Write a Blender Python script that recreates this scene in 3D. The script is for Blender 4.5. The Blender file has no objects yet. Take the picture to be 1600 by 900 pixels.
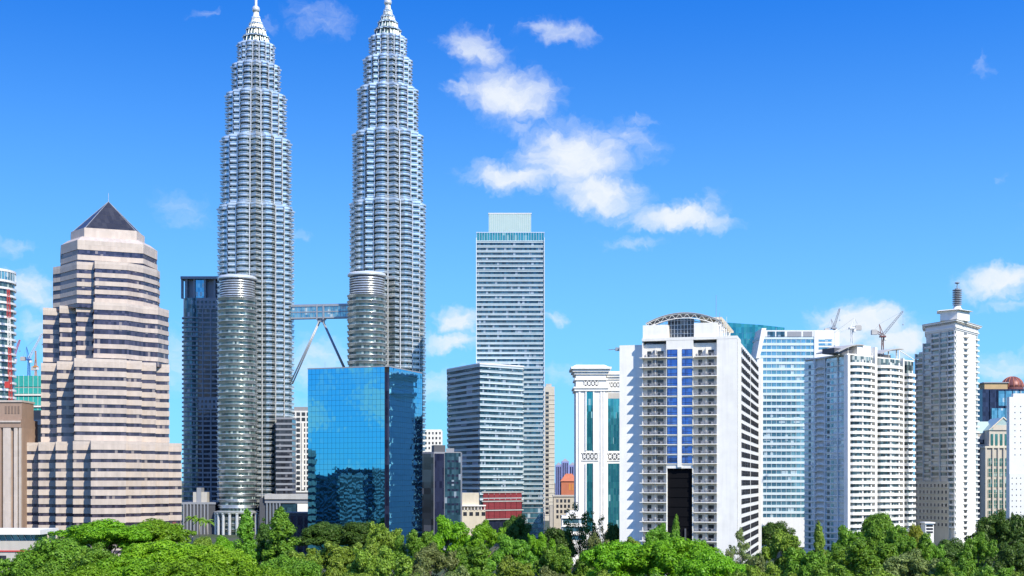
import bpy, math, random
import numpy as np
from mathutils import Vector
random.seed(7)
rng = np.random.default_rng(11)
R = math.radians
scene = bpy.context.scene
COL = scene.collection

# ------------------------------------------------------------------ camera
F, HY, HC = 2000.0, 752.0, 40.0          # focal length and horizon row in photo pixels, eye height in metres
cam_d = bpy.data.cameras.new('camera'); cam = bpy.data.objects.new('camera', cam_d); COL.objects.link(cam)
cam.location = (0, 0, HC); cam.rotation_euler = (R(90), 0, 0)
cam_d.sensor_width = 36.0; cam_d.lens = 36.0 * F / 1600.0
cam_d.shift_y = (HY - 450.0) / 1600.0
cam_d.clip_start = 1.0; cam_d.clip_end = 60000.0
scene.camera = cam

# ------------------------------------------------------------------ sun, sky, exposure
SUN_AZ, SUN_EL = 36.0, 42.0              # azimuth to the right of straight behind the camera
S = Vector((math.sin(R(SUN_AZ)) * math.cos(R(SUN_EL)), -math.cos(R(SUN_AZ)) * math.cos(R(SUN_EL)), math.sin(R(SUN_EL))))
sun_d = bpy.data.lights.new('sun', 'SUN'); sun_d.energy = 5.0; sun_d.angle = R(0.5); sun_d.color = (1.0, 0.93, 0.76)
sun = bpy.data.objects.new('sun', sun_d); COL.objects.link(sun); sun.location = (200, -200, 400)
sun.rotation_euler = S.to_track_quat('Z', 'Y').to_euler()
SKY_STRENGTH = 0.12
scene.view_settings.view_transform = 'Standard'
scene.view_settings.look = 'None'
scene.view_settings.exposure = 0.3
scene.view_settings.gamma = 1.0
scene.view_settings.use_curve_mapping = False
scene.cycles.use_denoising = True
scene.cycles.denoiser = 'OPENIMAGEDENOISE'
scene.cycles.max_bounces = 6; scene.cycles.diffuse_bounces = 3; scene.cycles.glossy_bounces = 4
scene.cycles.transmission_bounces = 3; scene.cycles.transparent_max_bounces = 6
scene.cycles.caustics_reflective = False; scene.cycles.caustics_refractive = False
scene.cycles.sample_clamp_indirect = 4.0

world = bpy.data.worlds.new('World'); scene.world = world; world.use_nodes = True
world.cycles.sampling_method = 'MANUAL'; world.cycles.sample_map_resolution = 512
def build_sky():
    nt = world.node_tree; N = nt.nodes; L = nt.links
    for n in list(N): N.remove(n)
    def nd(t, **k):
        n = N.new(t)
        for a, b in k.items(): setattr(n, a, b)
        return n
    def m(op, a, b=None, clamp=False):
        n = nd('ShaderNodeMath', operation=op); n.use_clamp = clamp
        for i, v in enumerate((a, b)):
            if v is None: continue
            if isinstance(v, (int, float)): n.inputs[i].default_value = v
            else: L.new(v, n.inputs[i])
        return n.outputs[0]
    out = nd('ShaderNodeOutputWorld'); bg = nd('ShaderNodeBackground'); bg.inputs['Strength'].default_value = SKY_STRENGTH
    tc = nd('ShaderNodeTexCoord'); dirv = tc.outputs['Generated']
    sky = nd('ShaderNodeTexSky', sky_type='NISHITA')
    sky.sun_disc = False; sky.sun_elevation = R(SUN_EL); sky.sun_rotation = R(180 - SUN_AZ)
    sky.air_density = 1.0; sky.dust_density = 0.3; sky.ozone_density = 3.0; sky.altitude = 0
    sv = nd('ShaderNodeVectorMath', operation='MULTIPLY'); L.new(dirv, sv.inputs[0]); sv.inputs[1].default_value = (1, 1, 2.7)
    sn = nd('ShaderNodeVectorMath', operation='NORMALIZE'); L.new(sv.outputs[0], sn.inputs[0]); L.new(sn.outputs[0], sky.inputs[0])
    hs = nd('ShaderNodeHueSaturation'); hs.inputs['Saturation'].default_value = SKY_SAT; hs.inputs['Hue'].default_value = SKY_HUE
    L.new(sky.outputs[0], hs.inputs['Color'])
    tint = nd('ShaderNodeMix', data_type='RGBA', blend_type='MULTIPLY'); tint.inputs['Factor'].default_value = 1
    L.new(hs.outputs[0], tint.inputs['A']); tint.inputs['B'].default_value = SKY_TINT
    # azimuth / elevation in degrees of the world direction (x right of +Y)
    sep = nd('ShaderNodeSeparateXYZ'); L.new(dirv, sep.inputs[0]); x, y, z = sep.outputs
    az = m('MULTIPLY', m('ARCTAN2', x, y), 180 / math.pi)
    el = m('MULTIPLY', m('ARCSINE', z), 180 / math.pi)
    ae = nd('ShaderNodeCombineXYZ'); L.new(az, ae.inputs[0]); L.new(el, ae.inputs[1])
    p = ae.outputs[0]
    def noise(vec, scale, detail, rough=0.6):
        n = nd('ShaderNodeTexNoise'); n.inputs['Scale'].default_value = scale; n.inputs['Detail'].default_value = detail
        n.inputs['Roughness'].default_value = rough; L.new(vec, n.inputs['Vector']); return n
    def warp(vec, scale, amp):
        n = noise(vec, scale, 4)
        a = nd('ShaderNodeVectorMath', operation='SUBTRACT'); L.new(n.outputs['Color'], a.inputs[0]); a.inputs[1].default_value = (.5, .5, .5)
        b = nd('ShaderNodeVectorMath', operation='MULTIPLY'); L.new(a.outputs[0], b.inputs[0]); b.inputs[1].default_value = (amp, amp * .8, 0)
        c = nd('ShaderNodeVectorMath', operation='ADD'); L.new(vec, c.inputs[0]); L.new(b.outputs[0], c.inputs[1]); return c.outputs[0]
    q = warp(warp(p, 0.55, 2.2), 2.2, .75)
    # clouds in view: centre and half size in photo pixels, rotation in degrees, weight
    blobs = [(742, 72, 58, 30, -18, .8), (800, 150, 82, 44, -8, 1.0), (722, 142, 30, 16, 10, .6), (850, 150, 28, 18, 25, .55), (810, 205, 50, 18, 0, .42),
             (872, 54, 62, 22, -8, .72), (900, 248, 92, 58, -5, 1.05), (800, 277, 85, 24, -4, .95), (935, 300, 82, 40, -12, 1.0), (985, 218, 70, 26, -18, .5), (1000, 190, 40, 10, 0, .35),
             (1060, 345, 95, 22, -5, .95), (1110, 322, 34, 24, 20, .5), (985, 378, 62, 10, -3, .42),
             (716, 497, 38, 22, -6, .95), (705, 530, 52, 18, 4, .85), (690, 600, 70, 34, 0, .55), (870, 495, 26, 14, 0, .6), (880, 580, 50, 22, 0, .5),
             (1562, 440, 72, 24, 8, 1.0), (1580, 474, 60, 12, 5, .5), (1560, 570, 80, 30, 0, .6), (1350, 505, 82, 34, -3, 1.1), (1410, 530, 60, 24, 0, 1.0), (1330, 530, 60, 26, 0, 1.0),
             (40, 455, 52, 36, -10, .8), (288, 328, 48, 24, -12, .45), (505, 30, 62, 30, -10, .45), (415, 38, 24, 12, 0, .33), (18, 386, 40, 12, 0, .45), (318, 20, 22, 9, 20, .4), (1537, 95, 14, 22, 0, .36),
             (500, 560, 80, 50, 0, .62), (275, 560, 40, 60, 0, .5), (470, 370, 24, 9, 0, .35), (1565, 283, 16, 8, 0, .33), (470, 640, 60, 30, 0, .5), (60, 520, 40, 30, 0, .6),
             (-160, 420, 120, 50, 0, .9), (1780, 330, 130, 60, 0, .9)]
    acc = None
    for (bx, by, rx, ry, rot, w) in blobs:
        d = Vector(((bx - 800) / F, 1, (HY - by) / F)).normalized()
        a0 = math.degrees(math.atan2(d.x, d.y)); e0 = math.degrees(math.asin(d.z)); k = 180 / math.pi / F
        mp = nd('ShaderNodeMapping', vector_type='TEXTURE'); L.new(q, mp.inputs[0])
        mp.inputs['Location'].default_value = (a0, e0, 0); mp.inputs['Rotation'].default_value = (0, 0, R(rot)); mp.inputs['Scale'].default_value = (rx * k, ry * k, 1)
        ln = nd('ShaderNodeVectorMath', operation='LENGTH'); L.new(mp.outputs[0], ln.inputs[0])
        v = m('MULTIPLY', m('SUBTRACT', 1.3, ln.outputs['Value'], True), w)
        acc = v if acc is None else m('MAXIMUM', acc, v)
    # beyond the picture: scattered clouds of the same kind
    far = noise(dirv, 5.0, 5); low = m('MULTIPLY', m('SUBTRACT', 14.0, el), .01, True); fv = m('MULTIPLY', m('ADD', m('SUBTRACT', far.outputs[0], .48), low), 5.0, True)
    # keep the open sky of the picture open; the scattered field starts beyond it
    azo = m('MULTIPLY', m('SUBTRACT', m('ABSOLUTE', az), 26), .1, True); elo = m('MULTIPLY', m('SUBTRACT', el, 23), .1, True)
    fv = m('MULTIPLY', fv, m('MAXIMUM', azo, elo)); acc = m('MAXIMUM', acc, fv)
    bk = noise(q, .42, 4, .55); bank = m('MULTIPLY', m('MULTIPLY', m('SUBTRACT', bk.outputs[0], .46), 6.0, True), m('MULTIPLY', m('SUBTRACT', 10.0, el), .3, True)); acc = m('MAXIMUM', acc, m('MULTIPLY', bank, azo))
    st = nd('ShaderNodeMapping'); L.new(q, st.inputs[0]); st.inputs['Scale'].default_value = (.42, 1.0, 1)
    fb = noise(st.outputs[0], 1.6, 9, .62)
    dens = m('ADD', acc, m('MULTIPLY', m('SUBTRACT', fb.outputs[0], .5), .8))
    mr = nd('ShaderNodeMapRange', interpolation_type='SMOOTHSTEP'); L.new(dens, mr.inputs['Value'])
    mr.inputs['From Min'].default_value = .10; mr.inputs['From Max'].default_value = 1.2; mr.inputs['To Max'].default_value = .97
    gate = m('MULTIPLY', mr.outputs[0], m('MULTIPLY', acc, 6.0, True))
    # thin brightening towards the skyline
    hz = nd('ShaderNodeMapRange', interpolation_type='SMOOTHSTEP'); L.new(el, hz.inputs['Value'])
    hz.inputs['From Min'].default_value = 24; hz.inputs['From Max'].default_value = -4; hz.inputs['To Max'].default_value = 1.0
    mixh = nd('ShaderNodeMix', data_type='RGBA'); L.new(hz.outputs[0], mixh.inputs['Factor']); L.new(tint.outputs['Result'], mixh.inputs['A']); mixh.inputs['B'].default_value = SKY_LOW
    sh = noise(q, 1.1, 5)
    cc = nd('ShaderNodeMix', data_type='RGBA'); L.new(sh.outputs[0], cc.inputs['Factor']); cc.inputs['A'].default_value = CLOUD_A; cc.inputs['B'].default_value = CLOUD_B
    mx = nd('ShaderNodeMix', data_type='RGBA'); L.new(gate, mx.inputs['Factor']); L.new(mixh.outputs['Result'], mx.inputs['A']); L.new(cc.outputs['Result'], mx.inputs['B'])
    L.new(mx.outputs['Result'], bg.inputs['Color']); L.new(bg.outputs[0], out.inputs[0])
SKY_SAT, SKY_HUE, SKY_TINT = 1.25, 0.5, (0.33, 1.50, 2.5, 1)
SKY_LOW = (2.0, 4.85, 6.9, 1)
CLOUD_A, CLOUD_B = (5.4, 6.0, 6.7, 1), (6.7, 6.8, 6.9, 1)
build_sky()

# ------------------------------------------------------------------ helpers
def PX(px, Y): return (px - 800.0) / F * Y
def PZ(py, Y): return HC + (HY - py) / F * Y
def P(px, Y): return (PX(px, Y), Y)

MATS = {}
def _new(name):
    m = bpy.data.materials.new(name); m.use_nodes = True
    nt = m.node_tree; return m, nt, nt.nodes['Principled BSDF']
def _math(nt, op, a, b=None, clamp=False):
    n = nt.nodes.new('ShaderNodeMath'); n.operation = op; n.use_clamp = clamp
    for i, v in enumerate((a, b)):
        if v is None: continue
        if isinstance(v, (int, float)): n.inputs[i].default_value = v
        else: nt.links.new(v, n.inputs[i])
    return n.outputs[0]
def _mix(nt, fac, a, b, bt='MIX'):
    n = nt.nodes.new('ShaderNodeMix'); n.data_type = 'RGBA'; n.blend_type = bt
    for k, v in (('Factor', fac), ('A', a), ('B', b)):
        if isinstance(v, (int, float)): n.inputs[k].default_value = v
        elif isinstance(v, tuple): n.inputs[k].default_value = v if len(v) == 4 else v + (1,)
        else: nt.links.new(v, n.inputs[k])
    return n.outputs['Result']
def _noise(nt, scale, detail=3, stretch=(1, 1, 1), rough=.55, vec=None):
    g = nt.nodes.new('ShaderNodeNewGeometry') if vec is None else None
    mp = nt.nodes.new('ShaderNodeMapping'); mp.inputs['Scale'].default_value = stretch
    nt.links.new(g.outputs['Position'] if vec is None else vec, mp.inputs[0])
    n = nt.nodes.new('ShaderNodeTexNoise'); n.inputs['Scale'].default_value = scale; n.inputs['Detail'].default_value = detail; n.inputs['Roughness'].default_value = rough
    nt.links.new(mp.outputs[0], n.inputs['Vector']); return n.outputs[0]
def solid(name, col, rough=.7, metal=0.0, var=.18, scale=.25, streak=True, obj=.06, spec=.4, cell=None, cvar=.08):
    """paint, stone, concrete or metal: broad tone drift, vertical weather streaks, small tone change from piece to piece"""
    m, nt, b = _new(name)
    n1 = _noise(nt, scale, 4); n2 = _noise(nt, .9, 3, (1, 1, .06) if streak else (1, 1, 1))
    f = _math(nt, 'ADD', _math(nt, 'MULTIPLY', _math(nt, 'SUBTRACT', n1, .5), var * 2), _math(nt, 'MULTIPLY', _math(nt, 'SUBTRACT', n2, .55), var * 1.6))
    oi = nt.nodes.new('ShaderNodeObjectInfo')
    f = _math(nt, 'ADD', f, _math(nt, 'MULTIPLY', _math(nt, 'SUBTRACT', oi.outputs['Random'], .5), obj * 2))
    if cell:
        g = nt.nodes.new('ShaderNodeNewGeometry'); sp = nt.nodes.new('ShaderNodeSeparateXYZ'); nt.links.new(g.outputs['Position'], sp.inputs[0])
        cv = nt.nodes.new('ShaderNodeCombineXYZ'); nt.links.new(_math(nt, 'FLOOR', _math(nt, 'DIVIDE', _math(nt, 'ADD', sp.outputs[0], _math(nt, 'MULTIPLY', sp.outputs[1], .73)), cell[0])), cv.inputs[0]); nt.links.new(_math(nt, 'FLOOR', _math(nt, 'DIVIDE', sp.outputs[2], cell[1])), cv.inputs[1])
        wn = nt.nodes.new('ShaderNodeTexWhiteNoise'); wn.noise_dimensions = '3D'; nt.links.new(cv.outputs[0], wn.inputs['Vector'])
        f = _math(nt, 'ADD', f, _math(nt, 'MULTIPLY', _math(nt, 'SUBTRACT', wn.outputs['Value'], .5), cvar * 2))
    f = _math(nt, 'ADD', f, 1.0)
    cm = nt.nodes.new('ShaderNodeVectorMath'); cm.operation = 'SCALE'; cm.inputs[0].default_value = col; nt.links.new(f, cm.inputs['Scale'])
    nt.links.new(cm.outputs[0], b.inputs['Base Color'])
    b.inputs['Roughness'].default_value = rough; b.inputs['Metallic'].default_value = metal; b.inputs['Specular IOR Level'].default_value = spec
    return m
def glass(name, ca, cb, cell=(2.0, 3.6), rough=.06, metal=.55, blind_share=.0, blind_col=(.5, .5, .46), wob=.02, zoff=0.0, ior=1.6):
    """curtain-wall glass: each pane has its own tint, some have pale blinds behind; panes sit at slightly different tilts"""
    m, nt, b = _new(name)
    g = nt.nodes.new('ShaderNodeNewGeometry'); sp = nt.nodes.new('ShaderNodeSeparateXYZ'); nt.links.new(g.outputs['Position'], sp.inputs[0])
    h = _math(nt, 'ADD', sp.outputs[0], _math(nt, 'MULTIPLY', sp.outputs[1], .73))
    cx = _math(nt, 'FLOOR', _math(nt, 'DIVIDE', h, cell[0])); cz = _math(nt, 'FLOOR', _math(nt, 'DIVIDE', _math(nt, 'SUBTRACT', sp.outputs[2], zoff), cell[1]))
    cv = nt.nodes.new('ShaderNodeCombineXYZ'); nt.links.new(cx, cv.inputs[0]); nt.links.new(cz, cv.inputs[1])
    wn = nt.nodes.new('ShaderNodeTexWhiteNoise'); wn.noise_dimensions = '3D'; nt.links.new(cv.outputs[0], wn.inputs['Vector'])
    col = _mix(nt, wn.outputs['Value'], ca, cb)
    if blind_share > 0:  # share of panes with pale blinds
        sc = nt.nodes.new('ShaderNodeSeparateColor'); nt.links.new(wn.outputs['Color'], sc.inputs[0])
        pick = _math(nt, 'LESS_THAN', sc.outputs[1], blind_share)
        col = _mix(nt, _math(nt, 'MULTIPLY', pick, .8), col, blind_col)
        nt.links.new(_math(nt, 'MULTIPLY', _math(nt, 'SUBTRACT', 1.0, _math(nt, 'MULTIPLY', pick, .8)), metal), b.inputs['Metallic'])
    else: b.inputs['Metallic'].default_value = metal
    nt.links.new(col, b.inputs['Base Color']); b.inputs['Roughness'].default_value = rough; b.inputs['IOR'].default_value = ior
    if wob > 0:
        d = nt.nodes.new('ShaderNodeVectorMath'); d.operation = 'SUBTRACT'; nt.links.new(wn.outputs['Color'], d.inputs[0]); d.inputs[1].default_value = (.5, .5, .5)
        e = nt.nodes.new('ShaderNodeVectorMath'); e.operation = 'SCALE'; e.inputs['Scale'].default_value = wob; nt.links.new(d.outputs[0], e.inputs[0])
        a = nt.nodes.new('ShaderNodeVectorMath'); a.operation = 'ADD'; nt.links.new(g.outputs['Normal'], a.inputs[0]); nt.links.new(e.outputs[0], a.inputs[1])
        nn = nt.nodes.new('ShaderNodeVectorMath'); nn.operation = 'NORMALIZE'; nt.links.new(a.outputs[0], nn.inputs[0]); nt.links.new(nn.outputs[0], b.inputs['Normal'])
    return m

M = dict(
    white=solid('white_paint', (.83, .80, .75), .65, var=.14), white2=solid('warm_white_paint', (.79, .755, .69), .65, var=.12),
    cool=solid('cool_white_panel', (.76, .755, .745), .45, var=.08), concrete=solid('concrete', (.42, .41, .40), .85, var=.2),
    tan=solid('pale_granite_panel', (.50, .42, .365), .6, var=.2, obj=.05, cell=(1.7, 4.02), cvar=.06), tan2=solid('plain_granite', (.53, .45, .395), .6, var=.18, cell=(1.7, 3), cvar=.05),
    brown=solid('brown_stone', (.34, .235, .18), .75), browndk=solid('dark_brown_stone', (.2, .14, .11), .75),
    steel=solid('stainless_steel', (.68, .71, .71), .25, .6, var=.08, obj=.06, cell=(2.6, 4.4), cvar=.14), steel2=solid('stainless_column', (.78, .79, .80), .33, .45, var=.05),
    steeldk=solid('dark_steel_louvre', (.42, .44, .46), .4, .7, var=.1), grey=solid('grey_panel', (.27, .28, .31), .6, var=.1), greydk=solid('dark_grey_panel', (.085, .088, .10), .6, var=.1),  # steeldk: darker steel for louvres, masts and rods
    slate=solid('blue_grey_cladding', (.27, .275, .31), .5, var=.1), warm=solid('warm_cream_render', (.66, .61, .53), .8, var=.14), warm2=solid('darker_cream_trim', (.56, .52, .46), .8, var=.14), black=solid('painted_void_shade', (.010, .010, .012), 1.0, var=.1, spec=0.0), blackf=solid('dark_frame', (.03, .03, .034), .5),  # warm2: darker cream for piers and eaves trim
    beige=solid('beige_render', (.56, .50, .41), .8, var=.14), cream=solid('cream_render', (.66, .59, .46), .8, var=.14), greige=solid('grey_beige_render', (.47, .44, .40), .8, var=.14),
    teal=solid('teal_netting', (.03, .36, .33), .8, var=.25, scale=.6), red=solid('red_louvre', (.24, .038, .048), .6, var=.2, obj=.15), redp=solid('red_paint', (.55, .06, .05), .5),
    bluep=solid('blue_paint', (.04, .12, .4), .5), orange=solid('orange_paint', (.6, .25, .06), .5), terracotta=solid('terracotta_roof', (.48, .16, .09), .8), lilac=solid('haze_lilac_wall', (.23, .25, .48), .6),
    steelb=solid('brushed_steel', (.74, .76, .76), .27, .7, var=.06, obj=.06, cell=(2.2, 4.4), cvar=.1), bridge=solid('bridge_steel', (.36, .39, .44), .45, .3), cool2=solid('blue_white_panel', (.58, .67, .71), .4, var=.06, cell=(4, 3.4), cvar=.04), dome=solid('red_brown_dome', (.20, .075, .07), .45, .2), timber=solid('tan_band', (.46, .32, .17), .7), greenglass=solid('pale_green_screen', (.44, .56, .52), .3, .15, var=.05),
    pglass=glass('pyramid_glass', (.045, .042, .045), (.075, .07, .072), (2.2, 2.2), .15, .3, wob=.03),
    tanglass=glass('violet_window_glass', (.025, .022, .045), (.10, .085, .125), (1.4, 4.0), .1, .3, .05, (.3, .25, .24)),
    pt=glass('teal_grey_tower_glass', (.03, .065, .07), (.16, .25, .24), (1.5, 4.4), .12, .4, .10, (.42, .5, .46), wob=.05),
    blue=glass('blue_mirror_glass', (.10, .48, .72), (.12, .52, .75), (60, 60), .015, 1.0, wob=0.0),
    bglass=glass('blue_tower_glass', (.02, .06, .09), (.08, .18, .24), (1.6, 3.4), .08, .5, .10, (.3, .36, .44)),
    dglass=glass('dark_window_glass', (.02, .022, .03), (.06, .07, .09), (1.6, 3.6), .08, .25, .05, (.2, .2, .22)),
    cglass=glass('cyan_window_glass', (.10, .30, .42), (.24, .50, .62), (1.8, 3.6), .08, .7, .08, (.5, .6, .66)),
    tglass=glass('teal_glass', (.03, .25, .29), (.08, .42, .42), (1.4, 3.6), .06, .7, .04, (.3, .5, .5)),
    hglass=glass('royal_blue_window', (.05, .13, .42), (.10, .22, .55), (1.0, 1.6), .06, .75, .0, wob=.05),
    condo=glass('pale_blue_condo_glass', (.26, .42, .52), (.58, .72, .80), (1.7, 2.9), .12, .4, .22, (.72, .76, .78)),
    apt=glass('apartment_window_glass', (.05, .06, .065), (.20, .30, .30), (1.3, 2.8), .1, .3, .34, (.55, .57, .52)),
    navy=glass('navy_glass', (.02, .025, .06), (.05, .06, .12), (2, 4), .1, .5),
    green=glass('green_window_glass', (.03, .12, .10), (.10, .30, .26), (1.5, 3), .08, .5, .1, (.4, .5, .45)),
)

class MB:
    """collects faces in world coordinates"""
    def __init__(s): s.v = []; s.f = []
    def poly(s, pts):
        n = len(s.v); s.v += [tuple(p) for p in pts]; s.f.append(tuple(range(n, n + len(pts))))
    def prism(s, pl, z0, z1, pl2=None, caps=True):
        pl2 = pl2 or pl; n = len(s.v); k = len(pl)
        s.v += [(x, y, z0) for x, y in pl] + [(x, y, z1) for x, y in pl2]
        s.f += [(n + i, n + (i + 1) % k, n + k + (i + 1) % k, n + k + i) for i in range(k)]
        if caps: s.f.append(tuple(n + i for i in reversed(range(k)))); s.f.append(tuple(n + k + i for i in range(k)))
        return s
    def ring(s, outer, inner, z0, z1):
        """annular slab between two outlines with equal vertex counts"""
        n = len(s.v); k = len(outer)
        s.v += [(x, y, z0) for x, y in outer] + [(x, y, z1) for x, y in outer] + [(x, y, z1) for x, y in inner] + [(x, y, z0) for x, y in inner]
        for a in range(4):
            b = (a + 1) % 4
            s.f += [(n + a * k + i, n + a * k + (i + 1) % k, n + b * k + (i + 1) % k, n + b * k + i) for i in range(k)]
        return s
    def box(s, x0, x1, y0, y1, z0, z1): return s.prism([(x0, y0), (x1, y0), (x1, y1), (x0, y1)], z0, z1)
    def tube(s, a, b, r0, r1=None, n=6):
        r1 = r0 if r1 is None else r1; a = Vector(a); b = Vector(b); d = (b - a).normalized()
        q = d.orthogonal().normalized(); w = d.cross(q); k = len(s.v)
        for c, r in ((a, r0), (b, r1)):
            for i in range(n):
                t = 2 * math.pi * i / n; s.v.append(tuple(c + (q * math.cos(t) + w * math.sin(t)) * r))
        s.f += [(k + i, k + (i + 1) % n, k + n + (i + 1) % n, k + n + i) for i in range(n)]
        s.f.append(tuple(k + i for i in reversed(range(n)))); s.f.append(tuple(k + n + i for i in range(n)))
        return s
    def lathe(s, cx, cy, prof, n=24):
        k = len(s.v)
        for r, z in prof:
            s.v += [(cx + r * math.cos(2 * math.pi * i / n), cy + r * math.sin(2 * math.pi * i / n), z) for i in range(n)]
        for j in range(len(prof) - 1):
            s.f += [(k + j * n + i, k + j * n + (i + 1) % n, k + (j + 1) * n + (i + 1) % n, k + (j + 1) * n + i) for i in range(n)]
        s.f.append(tuple(k + i for i in reversed(range(n)))); s.f.append(tuple(k + (len(prof) - 1) * n + i for i in range(n)))
        return s
    def mesh(s, name, mat, o=(0, 0, 0), smooth=False):
        me = bpy.data.meshes.new(name); me.from_pydata([(x - o[0], y - o[1], z - o[2]) for x, y, z in s.v], [], s.f)
        me.materials.append(M[mat] if isinstance(mat, str) else mat)
        if smooth: me.shade_smooth()
        return me

def tag(o, label, cat, group=None, kind=None):
    if label: o['label'] = label
    if cat: o['category'] = cat
    if group: o['group'] = group
    if kind: o['kind'] = kind
    return o
class Thing:
    def __init__(s, name, label, cat, at, z=0.0, group=None):
        s.o = (at[0], at[1], z); s.root = bpy.data.objects.new(name, None); COL.objects.link(s.root); s.root.location = s.o
        s.root.empty_display_size = 2; tag(s.root, label, cat, group)
    def part(s, name, mb, mat, parent=None, kind=None, smooth=False, label=None):
        return s.put(name, mb.mesh(name, mat, s.o, smooth), (0, 0, 0), parent, kind, label)
    def put(s, name, me, off=(0, 0, 0), parent=None, kind=None, label=None):
        ob = bpy.data.objects.new(name, me); COL.objects.link(ob); ob.parent = parent or s.root; ob.location = off
        if kind: ob['kind'] = kind
        if label: ob['label'] = label
        return ob
def structure(name, mb, mat, smooth=False):
    o = bpy.data.objects.new(name, mb.mesh(name, mat, (0, 0, 0), smooth)); COL.objects.link(o); o['kind'] = 'structure'; return o

class Fc:
    """a facade line, A to B left to right as seen from outside"""
    def __init__(s, A, B):
        s.A = A; s.B = B; dx, dy = B[0] - A[0], B[1] - A[1]; s.L = math.hypot(dx, dy); s.u = (dx / s.L, dy / s.L); s.n = (s.u[1], -s.u[0])
    def pt(s, t, d=0): return (s.A[0] + s.u[0] * t + s.n[0] * d, s.A[1] + s.u[1] * t + s.n[1] * d)
    def t(s, px, d=0):
        k = (px - 800) / F; ax, ay = s.pt(0, d); return (k * ay - ax) / (s.u[0] - k * s.u[1])
    def Y(s, t): return s.A[1] + s.u[1] * t
    def quad(s, t0, t1, d0, d1):      # d1 > d0, outward
        return [s.pt(t0, d1), s.pt(t1, d1), s.pt(t1, d0), s.pt(t0, d0)]
    def box(s, mb, t0, t1, z0, z1, d0, d1): mb.prism(s.quad(t0, t1, d0, d1), z0, z1); return mb
    def step(s, dt, dz=0): return (s.u[0] * dt, s.u[1] * dt, dz)
def inset(pl, d):
    out = []; n = len(pl)
    for i in range(n):
        a, b, c = pl[i - 1], pl[i], pl[(i + 1) % n]
        u = Vector((b[0] - a[0], b[1] - a[1])).normalized(); w = Vector((c[0] - b[0], c[1] - b[1])).normalized()
        nu = Vector((-u.y, u.x)); nw = Vector((-w.y, w.x)); k = 1 + nu.dot(nw)
        v = (nu + nw) * (d / max(k, .25)); out.append((b[0] + v.x, b[1] + v.y))
    return out
def stack(T, pl, z0, z1, n, sph, spmat, glmat, ins=.35, spname='spandrel', glname='glazing', parent=None, lip=0.0):
    """glazed storeys: a glass core and one spandrel band per storey"""
    core = T.part(glname, MB().prism(inset(pl, ins), z0, z1 - .05), glmat, parent)
    h = (z1 - z0) / n; mb = MB().prism(pl, 0, sph)
    if lip: mb.prism(inset(pl, -lip), sph - .35, sph + .02)
    me = mb.mesh(spname, spmat, (T.o[0], T.o[1], 0))
    for i in range(n): T.put(spname, me, (0, 0, z0 + (i + 1) * h - sph), parent)
    return core
def rect(A, B, depth):
    f = Fc(A, B); return [A, B, f.pt(f.L, -depth), f.pt(0, -depth)]
def cen(pl): return (sum(p[0] for p in pl) / len(pl), sum(p[1] for p in pl) / len(pl))

# ------------------------------------------------------------------ ground
def hump(x, y):
    a = max(0.0, min(1.0, (y - 120) / 90)) * max(0.0, min(1.0, (415 - y) / 60))
    return 7.5 * a * a * (3 - 2 * a)
def ground():
    xs = [-30000, -6000, -1500] + list(range(-600, 601, 60)) + [1500, 6000, 30000]
    ys = [-3000, -500, 0, 60, 120] + list(range(150, 430, 20)) + [430, 500, 700, 1000, 1600, 3000, 8000, 30000]
    mb = MB(); W = len(xs)
    mb.v = [(x, y, hump(x, y) if abs(x) < 1000 else 0) for y in ys for x in xs]
    mb.f = [(j * W + i, j * W + i + 1, (j + 1) * W + i + 1, (j + 1) * W + i) for j in range(len(ys) - 1) for i in range(W - 1)]
    m, nt, b = _new('ground_cover')
    n = _noise(nt, .02, 6); n2 = _noise(nt, .4, 5)
    c = _mix(nt, _math(nt, 'MULTIPLY', _math(nt, 'SUBTRACT', n, .42), 8, True), (.045, .075, .02), (.09, .085, .075))
    nt.links.new(_mix(nt, n2, c, (.03, .05, .015)), b.inputs['Base Color']); b.inputs['Roughness'].default_value = .95
    structure('ground', mb, m, True)
ground()

# ------------------------------------------------------------------ twin steel towers and bridge
def star(cx, cy, r, rot):
    """eight pointed bays and eight bowed bays between them, with creases where they meet (7 points per pair: tip, then the bow)"""
    out = []; e = math.pi / 8; ca = e * .46; rc = .868 * r
    for k in range(8):
        a = rot + k * 2 * e; out.append((r * math.cos(a), r * math.sin(a)))
        p0 = Vector((rc * math.cos(a + ca), rc * math.sin(a + ca))); p1 = Vector((rc * math.cos(a + 2 * e - ca), rc * math.sin(a + 2 * e - ca)))
        mid = Vector((math.cos(a + e), math.sin(a + e)))
        for j in range(6):
            t = j / 5; q = p0.lerp(p1, t) + mid * (.142 * r * math.sqrt(max(0, 1 - (2 * t - 1) ** 2))); out.append((q.x, q.y))
    return [(cx + x, cy + y) for x, y in out]
def circ(cx, cy, r, n=40): return [(cx + r * math.cos(2 * math.pi * i / n), cy + r * math.sin(2 * math.pi * i / n)) for i in range(n)]
ST = 4.4
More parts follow.
